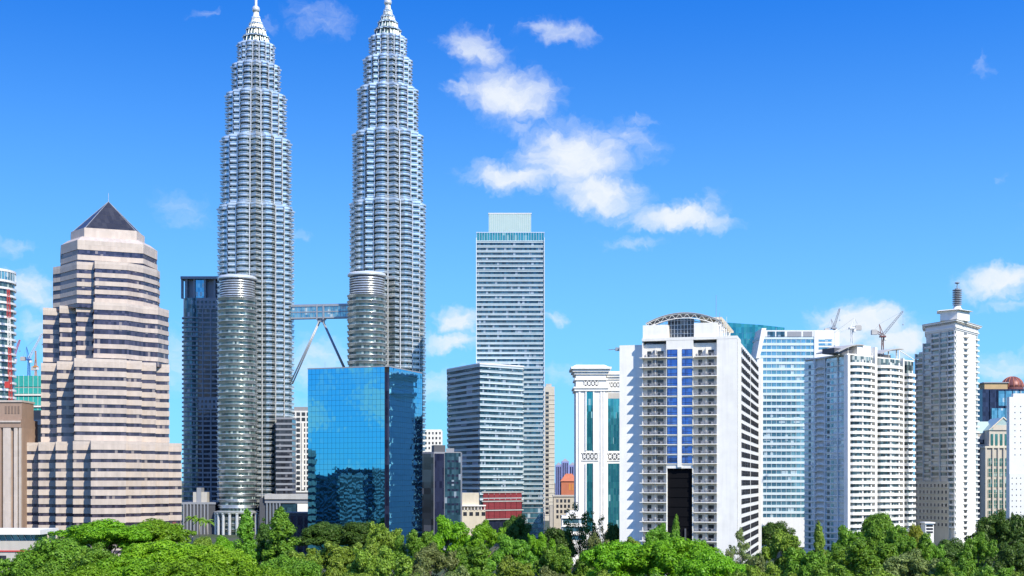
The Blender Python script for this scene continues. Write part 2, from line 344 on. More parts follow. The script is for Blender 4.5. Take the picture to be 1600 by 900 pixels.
def steel_tower(px, Y, label, rot, bpx, byo):
    cx, cy = P(px, Y); k = Y / 1000.0
    T = Thing('steel_skyscraper', label, 'skyscraper', (cx, cy), group='twin steel skyscrapers')
    zz = [0, 251 * 1, 304, 339, 362, 379]; rr = [29.3, 27.2, 23.4, 18.8, 14.4]
    for i in range(5):
        z0, z1, r = zz[i], zz[i + 1], rr[i]; n = round((z1 - z0) / ST); h = (z1 - z0) / n
        T.part('glazing', MB().prism(star(cx, cy, r * .94, rot), z0, z1 - .1), 'pt')
        mb = MB().prism(star(cx, cy, r, rot), -.4, 1.5).prism(star(cx, cy, r + .8, rot), 1.25, 1.6)
        mb.prism(star(cx, cy, r + .25, rot), -1.0, -.8)
        me = mb.mesh('spandrel', 'steel', (cx, cy, 0))
        for j in range(n): T.put('spandrel', me, (0, 0, z0 + (j + 1) * h - 1.6))
        T.part('setback_cornice', MB().prism(star(cx, cy, r + .9, rot), z1 + .05, z1 + .8).prism(star(cx, cy, r - .5, rot), z1 + .8, z1 + 1.6), 'steel')
        pl = star(cx, cy, r + .9, rot); cr = .42 if i < 3 else .32
        me = MB().tube((0, 0, 0), (0, 0, z1 - z0 + 1), cr, n=6).mesh('column', 'steel2')
        for q in range(8):
            for w in (1, 6):
                x, y = pl[q * 7 + w]
                if (y - cy) < r * .45: T.put('column', me, (x - cx, y - cy, z0))
    # stepped spire
    zs = [379, 387, 393, 397.5, 402, 405.5]; rs = [11.0, 8.2, 5.7, 3.7, 2.2]
    for i in range(5):
        r, z0, z1 = rs[i], zs[i], zs[i + 1]
        t = T.part('spire_tier', MB().prism(star(cx, cy, r, rot), z0, z1 - .8, star(cx, cy, r * .84, rot)).prism(star(cx, cy, r * .93, rot), z1 - .8, z1 + .15), 'pt')
        mb = MB(); pl = star(cx, cy, r + .15, rot)
        for q in range(8):
            for w in (0, 1, 3, 6):
                x, y = pl[q * 7 + w]; mb.tube((x, y, z0), (cx + (x - cx) * .82, cy + (y - cy) * .82, z1 + .6), .22, .14, 5)
        T.part('spire_fin', mb, 'steelb', t, kind='stuff')
        mb = MB().ring(star(cx, cy, r * 1.0, rot), star(cx, cy, r * .8, rot), z0 + .1, z0 + .7).ring(star(cx, cy, r * .99, rot), star(cx, cy, r * .75, rot), z1 - 1.1, z1 - .5)
        T.part('spire_ring', mb, 'steel', t)
    T.part('mast', MB().lathe(cx, cy, [(1.7, 405), (1.15, 408), (1.1, 425), (.8, 440), (.2, 452)], 12), 'steel2', smooth=True)
    b = T.part('ring_ball', MB().lathe(cx, cy, [(3.0 * math.sin(math.pi * (.12 + .76 * i / 9)) + .02, 408.6 - 3.0 * math.cos(math.pi * (.12 + .76 * i / 9))) for i in range(10)], 20), 'steel2', smooth=True)
    # round bustle
    bx = PX(bpx, Y + byo); by = Y + byo; br = 14.2; bt = 178.0; n = round(bt / ST); h = bt / n
    T.part('bustle_glazing', MB().prism(circ(bx, by, br - .55, 48), 0, bt), 'pt', smooth=False)
    me = MB().lathe(bx, by, [(br - .1, -1.0), (br + .15, -.85), (br + .2, .9), (br + .8, 1.05), (br + .8, 1.4), (br - .2, 1.45)], 56).mesh('bustle_spandrel', 'steelb', (bx, by, 0), True)
    for j in range(n): T.put('bustle_spandrel', me, (bx - cx, by - cy, (j + 1) * h - 1.45))
    T.part('bustle_crown', MB().prism(circ(bx, by, br - 1.5, 48), bt, 194.0), 'greydk')
    me = MB().lathe(bx, by, [(br - 1.2, 0), (br - .95, .25), (br - .95, .75), (br - 1.2, 1.0)], 48).mesh('louvre_ring', 'steelb', (bx, by, 0), True)
    for j in range(7): T.put('louvre_ring', me, (bx - cx, by - cy, bt + .9 + j * 1.8))
    T.part('bustle_roof_rim', MB().lathe(bx, by, [(br - 1.4, 191.8), (br + .3, 192.6), (br + .3, 193.6), (br - .6, 194.6)], 56), 'steel2')
    # ground storey colonnade
    for j in range(10):
        a = R(185 + j * 19); x, y = bx + (br + 2.2) * math.cos(a), by + (br + 2.2) * math.sin(a)
        T.part('ground_column', MB().lathe(x, y, [(1.1, 0), (1.1, 15), (1.5, 15.4), (1.5, 16)], 12), 'steel2', smooth=False)
    T.part('ground_canopy', MB().lathe(bx, by, [(br + 3.4, 16), (br + 3.6, 17), (br + .5, 18)], 56), 'steel')
    return T
steel_tower(400, 1000, 'left of the twin steel towers, its round bustle standing over the tree tops', R(11), 371.5, -31)
steel_tower(606, 985, 'right of the twin steel towers, rising behind the blue mirror glass block', R(16), 573.5, -31)

def skybridge():
    a = Vector((PX(452, 996), 996, 0)); b = Vector((PX(552, 988), 988, 0)); f = Fc((a.x, a.y), (b.x, b.y))
    T = Thing('skybridge', 'two-storey glazed bridge joining the twin towers on slanting legs', 'bridge', f.pt(f.L / 2), 166)
    z0 = 166.0
    T.part('glazing', f.box(MB(), 0, f.L, z0 + .6, z0 + 9.4, -2.2, 2.2), 'cglass')
    for nm, z, h, d in (('floor_slab', 0, 1.0, 2.9), ('middle_slab', 4.7, .8, 2.6), ('roof_slab', 9.2, 1.3, 2.9)):
        T.part(nm, f.box(MB(), 0, f.L, z0 + z, z0 + z + h, -d, d), 'bridge')
    T.part('roof_hood', f.box(MB(), 0, f.L, z0 + 10.5, z0 + 11.2, -1.6, 1.6), 'steeldk')
    for k in range(24):
        t = (k + .5) * f.L / 24
        if abs(t - f.L / 2) < 3.2: continue
        T.part('mullion', f.box(MB(), t - .09, t + .09, z0 + 1, z0 + 9.2, 2.15, 2.4), 'bridge')
    for t in (f.L / 2 - 2.6, f.L / 2 + 2.6):
        T.part('frame_post', f.box(MB(), t - .55, t + .55, z0 - 1.0, z0 + 10.9, -3.1, 3.1), 'bridge')
    c = f.pt(f.L / 2); T.part('leg_bracket', f.box(MB(), f.L / 2 - 2.6, f.L / 2 + 2.6, z0 - 2.6, z0 + .05, -1.6, 1.6), 'bridge')
    for s in (-1, 1):
        e = f.pt(f.L / 2 + s * 21.5)
        for d in (-2.6, 2.6):
            p0 = f.pt(f.L / 2 + s * 1.2, d * .4); p1 = f.pt(f.L / 2 + s * 24.0, d)
            T.part('leg', MB().tube((p0[0], p0[1], z0 - 1.6), (p1[0], p1[1], z0 - 50), .62, .5, 8), 'bridge', smooth=True)
skybridge()

# ------------------------------------------------------------------ pale stepped tower with the glass pyramid
def stepped_tower():
    a = R(20); u = (math.cos(a), math.sin(a)); Y0 = 560.0; A0 = P(142, Y0); k = 7.0
    def plane(j):
        o = (A0[0] - u[1] * k * j, A0[1] + u[0] * k * j); return Fc(o, (o[0] + u[0], o[1] + u[1]))
    def pt(px, j): f = plane(j); return f.pt(f.t(px))
    back = plane(9.5)
    def foot(front):
        """front: list of (px, plane) left to right; closes straight back"""
        pts = [pt(px, j) for px, j in front]
        l, r = pts[0], pts[-1]; w = (-u[1], u[0])
        def todeep(p): d = 9.5 * k - ((p[0] - A0[0]) * w[0] + (p[1] - A0[1]) * w[1]); return (p[0] + w[0] * d, p[1] + w[1] * d)
        return pts + [todeep(r), todeep(l)]
    def corner(px, j, j2):      # corner at pixel px on plane j, then straight back to plane j2
        p = pt(px, j); return p, (p[0] - u[1] * k * (j2 - j), p[1] + u[0] * k * (j2 - j))
    def steps(left, right):
        """left / right: (px, plane) of each step's outer corner, outermost first / last"""
        pts = []
        for i, (px, j) in enumerate(left):
            pts.append(pt(px, j))
            if i + 1 < len(left):
                p, q = corner(left[i + 1][0], left[i + 1][1], j); pts.append(q)
        for i, (px, j) in enumerate(right):
            pts.append(pt(px, j))
            if i + 1 < len(right):
                p, q = corner(px, j, right[i + 1][1]); pts.append(q)
        w = (-u[1], u[0])
        def todeep(p): d = 9.5 * k - ((p[0] - A0[0]) * w[0] + (p[1] - A0[1]) * w[1]); return (p[0] + w[0] * d, p[1] + w[1] * d)
        return pts + [todeep(pts[-1]), todeep(pts[0])]
    z = lambda y: PZ(y, 566)
    T = Thing('pyramid_roof_tower', 'pale pink stone stepped tower with violet window bands and a dark glass pyramid on top', 'skyscraper', pt(160, 6))
    tiers = [(steps([(34, 5.6), (60, 4.2), (87, 2.8), (114, 1.4), (142, 0)], [(197, 0), (221, 1), (243, 2), (264, 3), (284, 4)]), 0, z(694)),
             (steps([(64, 5.6), (89, 4.0), (116, 1.4)], [(198, 1.4), (222, 2), (244, 3), (265, 4)]), z(694), z(564)),
             (steps([(67, 6.2), (93, 4.8), (119, 3.8), (146, 2.2)], [(197, 2.2)]) [:-2] + [pt(224, 3.2)] + [pt(247, 3.5), pt(264, 4.8)], z(564), z(472)),
             ([pt(83, 6.4), pt(94, 5.8), pt(120, 3.6)] + [pt(146, 3.6), pt(148, 2.9), pt(199, 2.9), pt(224, 3.7), pt(246, 5.2), pt(250, 6)], z(472), z(404)),
             ([pt(95, 6.0), pt(121, 3.6), pt(224, 3.75), pt(246, 6.0)], z(404), z(371))]
    w = (-u[1], u[0])
    def todeep(p): d = 9.5 * k - ((p[0] - A0[0]) * w[0] + (p[1] - A0[1]) * w[1]); return (p[0] + w[0] * d, p[1] + w[1] * d)
    for i, (pl, z0, z1) in enumerate(tiers):
        if i >= 2: pl = pl + [todeep(pl[-1]), todeep(pl[0])]
        n = max(2, round((z1 - z0) / 4.02))
        stack(T, pl, z0, z1, n, (2.55, 2.45, 2.0, 2.0, 2.3)[i], 'tan', 'tanglass', .3)
        T.part('parapet', MB().prism(pl, z1 + .02, z1 + (1.4 if i < 4 else 2.0), None), 'tan2')
        if i == 4:
            T.part('cap', MB().prism(inset(pl, .2), z1 + 2.0, z1 + 4.2, inset(pl, 3.0)), 'tan2')
            zt = z1 + 4.2
    # pyramid lantern
    L, Rr = pt(133, 4.8), pt(212, 4.8); c0 = cen(rect(L, Rr, 26.0)); a0, a1 = pt(113, 6.6), pt(224, 6.6); b = [a0, L, Rr, a1, (a1[0] - u[1] * 10, a1[1] + u[0] * 10), (Rr[0] - u[1] * 26, Rr[1] + u[0] * 26), (L[0] - u[1] * 26, L[1] + u[0] * 26), (a0[0] - u[1] * 10, a0[1] + u[0] * 10)]
    T.part('lantern_wall', MB().prism(inset(b, -.6), zt, PZ(356, L[1])), 'tan2')
    c = cen(b); z0 = PZ(356, L[1]); ap = (c[0], c[1], PZ(315, c[1]))
    mb = MB()
    for i in range(8):
        p, q = b[i], b[(i + 1) % 8]; mb.poly([(p[0], p[1], z0), (q[0], q[1], z0), ap])
    T.part('pyramid_roof', mb, 'pglass')
    for p in b: T.part('hip', MB().tube((p[0], p[1], z0), ap, .16, .12, 6), 'grey')
    mb = MB()
    for i in range(8):
        p, q = Vector((*b[i], z0)), Vector((*b[(i + 1) % 8], z0)); A = Vector(ap)
        for j in range(1, 6):
            t = j / 6; mb.tube(p.lerp(A, t), q.lerp(A, t), .035, n=4)
        for j in range(1, 10):
            s = p.lerp(q, j / 10); e = p.lerp(A, min(j, 10 - j) / 5) if j <= 5 else q.lerp(A, (10 - j) / 5); mb.tube(s, e, .035, n=4)
    T.part('glazing_bar', mb, 'blackf', kind='stuff')
    T.part('lightning_rod', MB().tube(ap, (ap[0], ap[1], ap[2] + 4), .12, n=5), 'steeldk')
    # a small reddish window low on the right
    f = plane(4); t1 = f.t(284); T.part('reddish_window', f.box(MB(), t1 - 4.2, t1 - 2.6, z(828), z(819), .02, .4), 'dome')
stepped_tower()

# ------------------------------------------------------------------ blue mirror glass block
def mirror_block():
    C = P(606, 620.0); u = (.944, -.33); w = (.33, .944)
    A = (C[0] - u[0] * 43.5, C[1] - u[1] * 43.5); B = (C[0] + w[0] * 42, C[1] + w[1] * 42)
    zt = PZ(573, 620); T = Thing('mirror_glass_block', 'blue mirror glass office block in front of the right steel tower', 'office block', (C[0], C[1] + 20))
    notch = 1.7
    f = Fc(A, (C[0] - u[0] * notch, C[1] - u[1] * notch)); g = Fc((C[0] + w[0] * notch, C[1] + w[1] * notch), B)
    D = (A[0] + w[0] * 42, A[1] + w[1] * 42)
    corner_in = (f.B[0] + w[0] * notch, f.B[1] + w[1] * notch)
    core = [A, f.B, corner_in, g.A, B, D]
    T.part('core', MB().prism(inset(core, .22), 0, zt - .4), 'blackf')
    def panes(fc, nx, name, jit):
        mb = MB(); dz = 2.62; nz = int(zt / dz); dx = fc.L / nx
        for i in range(nx):
            for j in range(nz):
                z1 = zt - j * dz; z0 = z1 - dz; g_ = .045
                a, b_, c_, d_ = [random.gauss(0, jit) for _ in range(4)]
                # bowed, slightly tilted pane (3x3)
                k = len(mb.v); bow = random.gauss(0, jit * .6)
                for q in range(4):
                    for r_ in range(4):
                        s, t = q / 3, r_ / 3
                        off = (a * (1 - s) + b_ * s) * (1 - t) + (c_ * (1 - s) + d_ * s) * t + bow * 4 * (s * (1 - s) * t * (1 - t)) * 2
                        x, y = fc.pt(i * dx + g_ + s * (dx - 2 * g_), off); mb.v.append((x, y, z0 + g_ + t * (dz - 2 * g_)))
                for q in range(3):
                    for r_ in range(3):
                        n0 = k + q * 4 + r_; mb.f.append((n0, n0 + 4, n0 + 5, n0 + 1))
        T.part(name, mb, 'blue', kind='stuff', smooth=False)
    panes(f, 19, 'glass_panel', .0032); panes(g, 18, 'glass_panel', .008)
    h = Fc(f.B, corner_in); h2 = Fc(corner_in, g.A)
    T.part('corner_recess', h.box(MB(), .0, h.L - .05, 0, zt - 2.6, .0, .06), 'navy'); T.part('corner_recess', h2.box(MB(), .05, h2.L, 0, zt - 2.6, .0, .06), 'navy')
    T.part('coping', MB().prism(inset(core, -.12), zt + .02, zt + .5), 'grey')
    lf = Fc(D, A); panes(lf, 16, 'glass_panel', .01)
    T.part('roof_pole', MB().tube((A[0] + 8, A[1] + 4, zt), (A[0] + 8, A[1] + 4, zt + 4), .08, n=5), 'steeldk')
mirror_block()

# ------------------------------------------------------------------ banded tower with the lower wing
def banded_tower():
    Yt = 897.0; A, B = P(745, Yt), P(850, Yt); pl = rect(A, B, 34); z1 = PZ(376, Yt)
    T = Thing('banded_glass_tower', 'tall white banded glass tower with a pale green box on its roof', 'skyscraper', cen(pl))
    n = round((z1 - 22) / 3.42)
    stack(T, pl, 22, z1, n, 1.35, 'cool2', 'bglass', .55, lip=.4)
    f = Fc(A, B)
    T.part('base_glazing', MB().prism(inset(pl, .3), 0, 22), 'cglass')
    me = MB().prism(pl, 0, .45).mesh('base_slab', 'grey', (T.o[0], T.o[1], 0))
    for j in range(6): T.put('base_slab', me, (0, 0, 3.3 + j * 3.6))
    zc = PZ(363, Yt)
    T.part('crown_glazing', MB().ring(inset(pl, -.1), inset(pl, .25), z1, zc), 'tglass')
    mb = MB()
    for i in range(27): f.box(mb, i * f.L / 26 - .1, i * f.L / 26 + .1, z1, zc + .3, .1, .4)
    T.part('crown_post', mb, 'steel2', kind='stuff')
    T.part('crown_rail', MB().ring(inset(pl, -.35), inset(pl, .1), zc - .3, zc + .1), 'steel2')
    bx = rect(P(763.5, Yt + 6), P(830, Yt + 6), 16); zb = PZ(334, Yt + 6)
    T.part('roof_box', MB().prism(bx, z1, zb), 'greenglass'); T.part('roof_box_cap', MB().prism(inset(bx, -.25), zb + .01, zb + .5), 'white')
    g = Fc(bx[0], bx[1]); mb = MB()
    for i in range(1, 22): g.box(mb, i * g.L / 22 - .06, i * g.L / 22 + .06, z1, zb - .02, .0, .14)
    T.part('screen_rib', mb, 'cool', kind='stuff')
    mb = MB()
    for i in range(1, 15): f.box(mb, i * f.L / 15 - .09, i * f.L / 15 + .09, 22, z1 - .1, -.42, -.2)
    T.part('mullion', mb, 'navy', kind='stuff')
    T.part('edge_fin', f.box(MB(), f.L + .02, f.L + .5, 8, z1 + 2, -1.2, .9), 'steel2'); T.part('edge_fin', f.box(MB(), -.5, -.02, 8, z1 + 2, -1.2, .9), 'steel2')
    # the lower wing
    Lp = [P(699, 904), P(750, 858), P(818, 880), P(818, 896.5), P(699, 940)]
    W = T; zw = PZ(570, 862)
    wing = T.part('wing_coping', MB().prism(inset(Lp, -.5), zw + .05, zw + .9), 'cool')
    stack(T, Lp, 25, zw, round((zw - 25) / 3.72), 1.5, 'cool2', 'bglass', .6, spname='wing_spandrel', glname='wing_glazing', lip=.3)
    T.part('base_block', MB().prism(inset(Lp, .9), 0, 25), 'navy')
    h = Fc(P(752, 859), P(817, 880)); zr0, zr1 = PZ(812, 868), PZ(770, 868); hh = (zr1 - zr0) / 3
    for r_ in range(3):
        T.part('louvre_slab', h.box(MB(), 0, h.L, zr0 + r_ * hh, zr0 + r_ * hh + .7, -.3, .8), 'concrete')
        for c in range(7):
            t0 = 1.2 + c * (h.L - 2.4) / 7
            q = T.part('louvre_panel', h.box(MB(), t0 + .12, t0 + (h.L - 2.4) / 7 - .12, zr0 + r_ * hh + .95, zr0 + (r_ + 1) * hh - .1, -.5, .3), 'red')
            mb = MB()
            for s in range(5):
                z = zr0 + r_ * hh + 1.3 + s * (hh - 1.5) / 5; h.box(mb, t0 + .12, t0 + (h.L - 2.4) / 7 - .12, z, z + .3, .3, .45)
            T.part('louvre_blade', mb, 'red', q, kind='stuff')
    T.part('louvre_slab', h.box(MB(), 0, h.L, zr1, zr1 + .9, -.3, .9), 'concrete')
banded_tower()

# ------------------------------------------------------------------ white hotel slab with balconies
def hotel():
    a = R(15); u = (math.cos(a), -math.sin(a)); w = (math.sin(a), math.cos(a)); C = P(1152, 428)
    A = (C[0] - u[0] * 60, C[1] - u[1] * 60); f = Fc(A, C)
    tl, t0, t1, t2, t3, te = f.t(968, -3.2), f.t(1003), f.t(1041), f.t(1083), f.t(1120), f.L
    zt = PZ(530, 430); zl = PZ(539, 440); dp = 92.0
    T = Thing('white_hotel_slab', 'white hotel slab with balconies, blue windows and an arched truss roof', 'hotel', f.pt((t0 + te) / 2, -20))
    rec = 1.6
    T.part('wing_wall', f.box(MB(), tl, t0 + .3, 0, zl, -dp * .5, -3.2), 'white')
    T.part('core_wall', f.box(MB(), t0 + .35, te - .45, 0, zt - 1, -dp + 1, -rec), 'white2')
    T.part('side_wall', f.box(MB(), t0, t0 + .33, 0, zt, -8, -.35), 'white')
    op = PZ(732, 437)
    T.part('centre_wall', f.box(MB(), t1, t2, op, zt, -rec + .01, 0), 'white')
    T.part('end_wall', f.box(MB(), t3, te, 0, zt, -rec + .01, .0), 'white')
    T.part('lintel', f.box(MB(), t0, te, zt + .01, zt + 1.0, -14, .06), 'white')
    for t in (t1, t2 - .3): T.part('opening_jamb', f.box(MB(), t, t + .3, 0, op - .01, -rec + .01, .0), 'white')
    # opening: shallow black panel and decks, the void's shade put into the colour
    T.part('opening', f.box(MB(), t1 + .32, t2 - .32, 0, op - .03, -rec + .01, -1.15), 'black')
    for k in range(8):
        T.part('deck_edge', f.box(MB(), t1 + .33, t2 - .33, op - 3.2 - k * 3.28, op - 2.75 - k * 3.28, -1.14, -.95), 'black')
    for t in (t1 + .95 + (t2 - t1 - 1.9) * .72,): T.part('opening_post', f.box(MB(), t, t + .5, 0, 24, -1.1, -.5), 'greydk')
    h = 3.28; z0 = PZ(559, 434)
    # balconies: slab > railing, door, window, air conditioner
    def balcony_meshes(ta, tb):
        o = (T.o[0], T.o[1], 0)
        sl = f.box(MB(), ta + (.34 if ta > t0 + 1 else -.7), tb - .02, 0, .28, -rec + .02, .9).mesh('balcony', 'white2', o)
        mb = f.box(MB(), ta + .34, tb - .02, 1.22, 1.3, .77, .85)
        n = 9
        for i in range(n + 1):
            t = ta + .38 + i * (tb - ta - .5) / n; f.box(mb, t - .04, t + .04, .28, 1.22, .77, .85)
        ral = mb.mesh('railing', 'grey', o)
        wdt = tb - ta
        lo = MB()
        for i in range(4): f.box(lo, ta + .8 + i * wdt * .22, ta + .8 + i * wdt * .22 + wdt * .09, .28, 1.05, .1, .28)
        pan = lo.mesh('railing_panel', 'slate', o)
        dr = f.box(MB(), ta + wdt * .2, ta + wdt * .36, .3, 2.5, -rec + .05, -rec + .16).mesh('door', 'dglass', o)
        wi = f.box(MB(), ta + wdt * .62, ta + wdt * .86, .3, 2.5, -rec + .05, -rec + .16).mesh('window', 'dglass', o)
        ac = f.box(MB(), ta + wdt * .44, ta + wdt * .6, 1.75, 2.7, -rec + .05, -.75).mesh('air_conditioner', 'grey', o)
        dv = f.box(MB(), ta + wdt * .53, ta + wdt * .56, .28, h, -rec + .03, -.2).mesh('divider', 'white2', o)
        return sl, ral, pan, dr, wi, ac, dv
    for col, (ta, tb) in enumerate(((t0, t1), (t2, t3))):
        ms = balcony_meshes(ta, tb)
        for k in range(24):
            z = z0 - k * h
            if z < 6: break
            b = T.put('balcony', ms[0], (0, 0, z))
            T.put('railing', ms[1], (0, 0, 0), b); T.put('railing_panel', ms[2], (0, 0, 0), b); T.put('door', ms[3], (0, 0, 0), b); T.put('window', ms[4], (0, 0, 0), b); T.put('divider', ms[6], (0, 0, 0), b)
            if col == 0 and k < 12: T.put('air_conditioner', ms[5], (0, 0, 0), b)
    # blue windows
    o = (T.o[0], T.o[1], 0)
    for (pa, pb) in ((1042.5, 1058.5), (1065.5, 1082)):
        ta, tb = f.t(pa), f.t(pb); z = PZ(558, 434)
        pane = f.box(MB(), ta, tb, 0, 2.55, .01, .05).mesh('window', 'hglass', o)
        fr = MB()
        for t in (ta, ta + (tb - ta) * .36, tb - .1): f.box(fr, t, t + .1, .0, 2.55, .05, .14)
        for zz in (0, .85, 2.45): f.box(fr, ta, tb, zz, zz + .1, .05, .15)
        fr = fr.mesh('window_frame', 'blackf', o)
        sill = f.box(MB(), ta - .15, tb + .15, -.3, -.02, .01, .3).mesh('sill', 'white', o)
        for k in range(12):
            q = T.put('window', pane, (0, 0, z - k * h)); T.put('window_frame', fr, (0, 0, 0), q); T.put('sill', sill, (0, 0, 0), q)
    tm = (f.t(1058.5) + f.t(1065.5)) / 2
    T.part('pilaster', f.box(MB(), tm - .7, tm + .7, op + .4, zt - 3.2, .02, .5), 'white')
    # long right-hand side
    g = Fc(C, (C[0] + w[0] * dp, C[1] + w[1] * dp))
    T.part('long_side_wall', g.box(MB(), .01, g.L, 0, zt - .02, -.44, -.0), 'white')
    tA0, tA1, tB0, tB1 = g.t(1158.5), g.t(1171), g.t(1173), g.t(1184)
    T.part('end_pier', g.box(MB(), g.t(1185.5), g.t(1190, 1.0), 0, zt - 3.0, -12, 1.0), 'white')
    for (ta, tb, n) in ((tA0, tA1, 5), (tB0, tB1, 6)):
        pane = g.box(MB(), ta, tb, 0, 1.95, .01, .05).mesh('window', 'dglass', o); fr = MB()
        for i in range(n + 1): t = ta + i * (tb - ta) / n; g.box(fr, t - .22, t + .22, 0, 1.95, .05, .3)
        g.box(fr, ta, tb, .9, 1.02, .05, .2)
        frm = fr.mesh('window_frame', 'blackf', o)
        for k in range(24):
            z = zt - 3.3 - k * h
            if z < 4: break
            q = T.put('window', pane, (0, 0, z)); T.put('window_frame', frm, (0, 0, 0), q)
    # penthouses, arch truss, roof glazing
    ph = PZ(504, 431)
    T.part('penthouse', f.box(MB(), f.t(1004), f.t(1043), zt + 1.01, PZ(508, 436), -11, -.6), 'white'); T.part('penthouse', f.box(MB(), f.t(1084), f.t(1121), zt + 1.01, ph, -11, -.6), 'white')
    ga, gb = f.t(1043, -4), f.t(1084, -4)
    T.part('roof_glazing', f.box(MB(), ga, gb, zt + 1.01, PZ(497, 436), -5.2, -5.0), 'dglass'); mb = MB()
    for i in range(9): t = ga + i * (gb - ga) / 8; f.box(mb, t - .06, t + .06, zt + 1.01, PZ(497, 436), -4.98, -4.85)
    for i in range(5): z = zt + 1.2 + i * 1.5; f.box(mb, ga, gb, z, z + .1, -4.98, -4.86)
    T.part('roof_glazing_bar', mb, 'steel2', kind='stuff')
    xa, xb = f.t(1008), f.t(1126); zc = PZ(505, 434); rise = PZ(490, 434) - zc
    def arc(t, lift=0): s = (t - xa) / (xb - xa) * 2 - 1; return zc + lift + rise * (1 - s * s)
    for d, nm in ((-1.5, 'arch_truss'), (-10.5, 'arch_truss')):
        mb = MB(); n = 20
        for i in range(n):
            ta, tb = xa + (xb - xa) * i / n, xa + (xb - xa) * (i + 1) / n
            for lift in (0, -1.5):
                p, q = f.pt(ta, d), f.pt(tb, d); mb.tube((*p, arc(ta, lift)), (*q, arc(tb, lift)), .14, n=5)
            p, q = f.pt(ta, d), f.pt(tb, d); mb.tube((*p, arc(ta, 0 if i % 2 else -1.5)), (*q, arc(tb, -1.5 if i % 2 else 0)), .09, n=4)
        T.part(nm, mb, 'white')
    mb = MB(); n = 24; k0 = 0
    for i in range(n + 1):
        t = xa + (xb - xa) * i / n
        for d in (-1.2, -14): mb.v.append((*f.pt(t, d), arc(t, .25)))
    mb.f = [(2 * i, 2 * i + 2, 2 * i + 3, 2 * i + 1) for i in range(n)]
    m2 = len(mb.v); mb.v += [(x, y, z + .2) for x, y, z in mb.v[:m2]]; mb.f += [(m2 + 2 * i + 1, m2 + 2 * i + 3, m2 + 2 * i + 2, m2 + 2 * i) for i in range(n)]
    mb.f += [(2 * i, m2 + 2 * i, m2 + 2 * i + 2, 2 * i + 2) for i in range(n)]
    T.part('arched_roof', mb, 'concrete')
    # roof pergola receding along the long side, masts
    T.part('pergola_slab', g.box(MB(), 4, 40, zt + 7.0, zt + 7.9, -13, -5.5), 'cream')
    for k in range(9): T.part('pergola_beam', g.box(MB(), 5 + k * 4, 5.5 + k * 4, zt + 6.2, zt + 6.98, -12.5, -4.6), 'cream')
    for k in range(6):
        p = g.pt(4.5 + k * 6.5, -6); T.part('pergola_post', MB().tube((*p, zt), (*p, zt + 6.2), .25, n=6), 'white')
    for px, top, d in ((1124.5, 487, -2), (1119, 459, -3)):
        p = f.pt(f.t(px, d), d); T.part('mast', MB().tube((*p, zt + .9), (*p, PZ(top, 430)), .11, .07, 5), 'steeldk')
    mb = MB(); p = f.pt(f.t(1126), -2.5)
    for dx in (0, .9, 1.8): mb.tube((p[0] + dx, p[1], zt), (p[0] + dx, p[1], zt + 6 + dx), .07, n=4)
    for kz in range(5): mb.tube((p[0], p[1], zt + 1 + kz), (p[0] + 1.8, p[1], zt + 1.6 + kz), .05, n=4)
    T.part('roof_ladder', mb, 'steel2')
    p = f.pt(f.t(966, -6), -6); T.part('wing_lamp', MB().tube((p[0] - .2, p[1], zl - 1), (p[0] - 3.4, p[1], zl - 1.2), .12, n=5).box(p[0] - 1, p[0] + .8, p[1] - .5, p[1] + .5, zl - 1.6, zl - .4), 'steeldk')
hotel()

# ------------------------------------------------------------------ slender dark tower left of the twins
def dark_tower():
    Y = 1090.0; A, B = P(294, Y), P(352, Y); pl = rect(A, B, 40); z1 = PZ(466, Y); f = Fc(A, B)
    T = Thing('dark_slate_tower', 'slim blue-grey tower with stacked round corner balconies beside the left steel tower', 'skyscraper', cen(pl))
    n = round(z1 / 4.0); h = z1 / n
    T.part('glazing', MB().prism(inset(pl, .4), 0, z1), 'dglass')
    me = MB().prism(pl, 0, 1.35).mesh('spandrel', 'slate', (T.o[0], T.o[1], 0))
    for i in range(n): T.put('spandrel', me, (0, 0, (i + 1) * h - 1.35))
    for px in (295.5, 304, 317, 329.5, 341):
        t = f.t(px); T.part('pier', f.box(MB(), t - (1.6 if px < 310 else .5), t + (1.6 if px < 310 else .5), 0, z1, -.3, .35), 'slate')
    zb = PZ(640, Y); T.part('service_band', f.box(MB(), 3.5, f.L, zb, PZ(622, Y), -.3, .3), 'grey')
    wm = f.box(MB(), 0, 2.0, 0, 2.2, .31, .36).mesh('window', 'dglass', (T.o[0], T.o[1], 0))
    for r_ in range(2):
        for c in range(7): T.put('window', wm, f.step(7.5 + c * 3.4, zb + 1.4 + r_ * 4.4))
    for r_ in range(2):
        for c in range(7): T.put('window', wm, f.step(7.5 + c * 3.4, z1 - 8.4 + r_ * 4.0))
    T.part('upper_panel', f.box(MB(), 3.5, f.L, z1 - 9.4, z1 + .3, -.3, .3), 'slate')
    # rounded corner of balcony discs
    c = f.pt(2.2, -5.0); me = MB().prism(circ(0, 0, 8.6, 28), 0, 1.3).mesh('round_balcony', 'grey')
    T.part('corner_glazing', MB().prism(circ(c[0], c[1], 7.4, 28), 0, z1), 'bglass')
    for i in range(n - 4): T.put('round_balcony', me, (c[0] - T.o[0], c[1] - T.o[1], (i + 1) * h - 1.3))
    zr = PZ(436, Y)
    for px in (284, 291, 303, 320, 335, 348):
        t = f.t(px); T.part('crown_column', f.box(MB(), t - .8, t + .8, z1, zr, -3.5, -.5), 'grey')
    T.part('crown_glazing', f.box(MB(), f.t(303), f.t(320), z1, zr, -2.4, -2.0), 'cglass')
    T.part('crown_wall', f.box(MB(), f.t(287), f.L - 1, z1 + .02, zr - .02, -30, -4.2), 'slate')
    T.part('crown_roof', f.box(MB(), f.t(282.5), f.L + 1, zr, zr + 2.2, -42, 1.2), 'slate')
dark_tower()

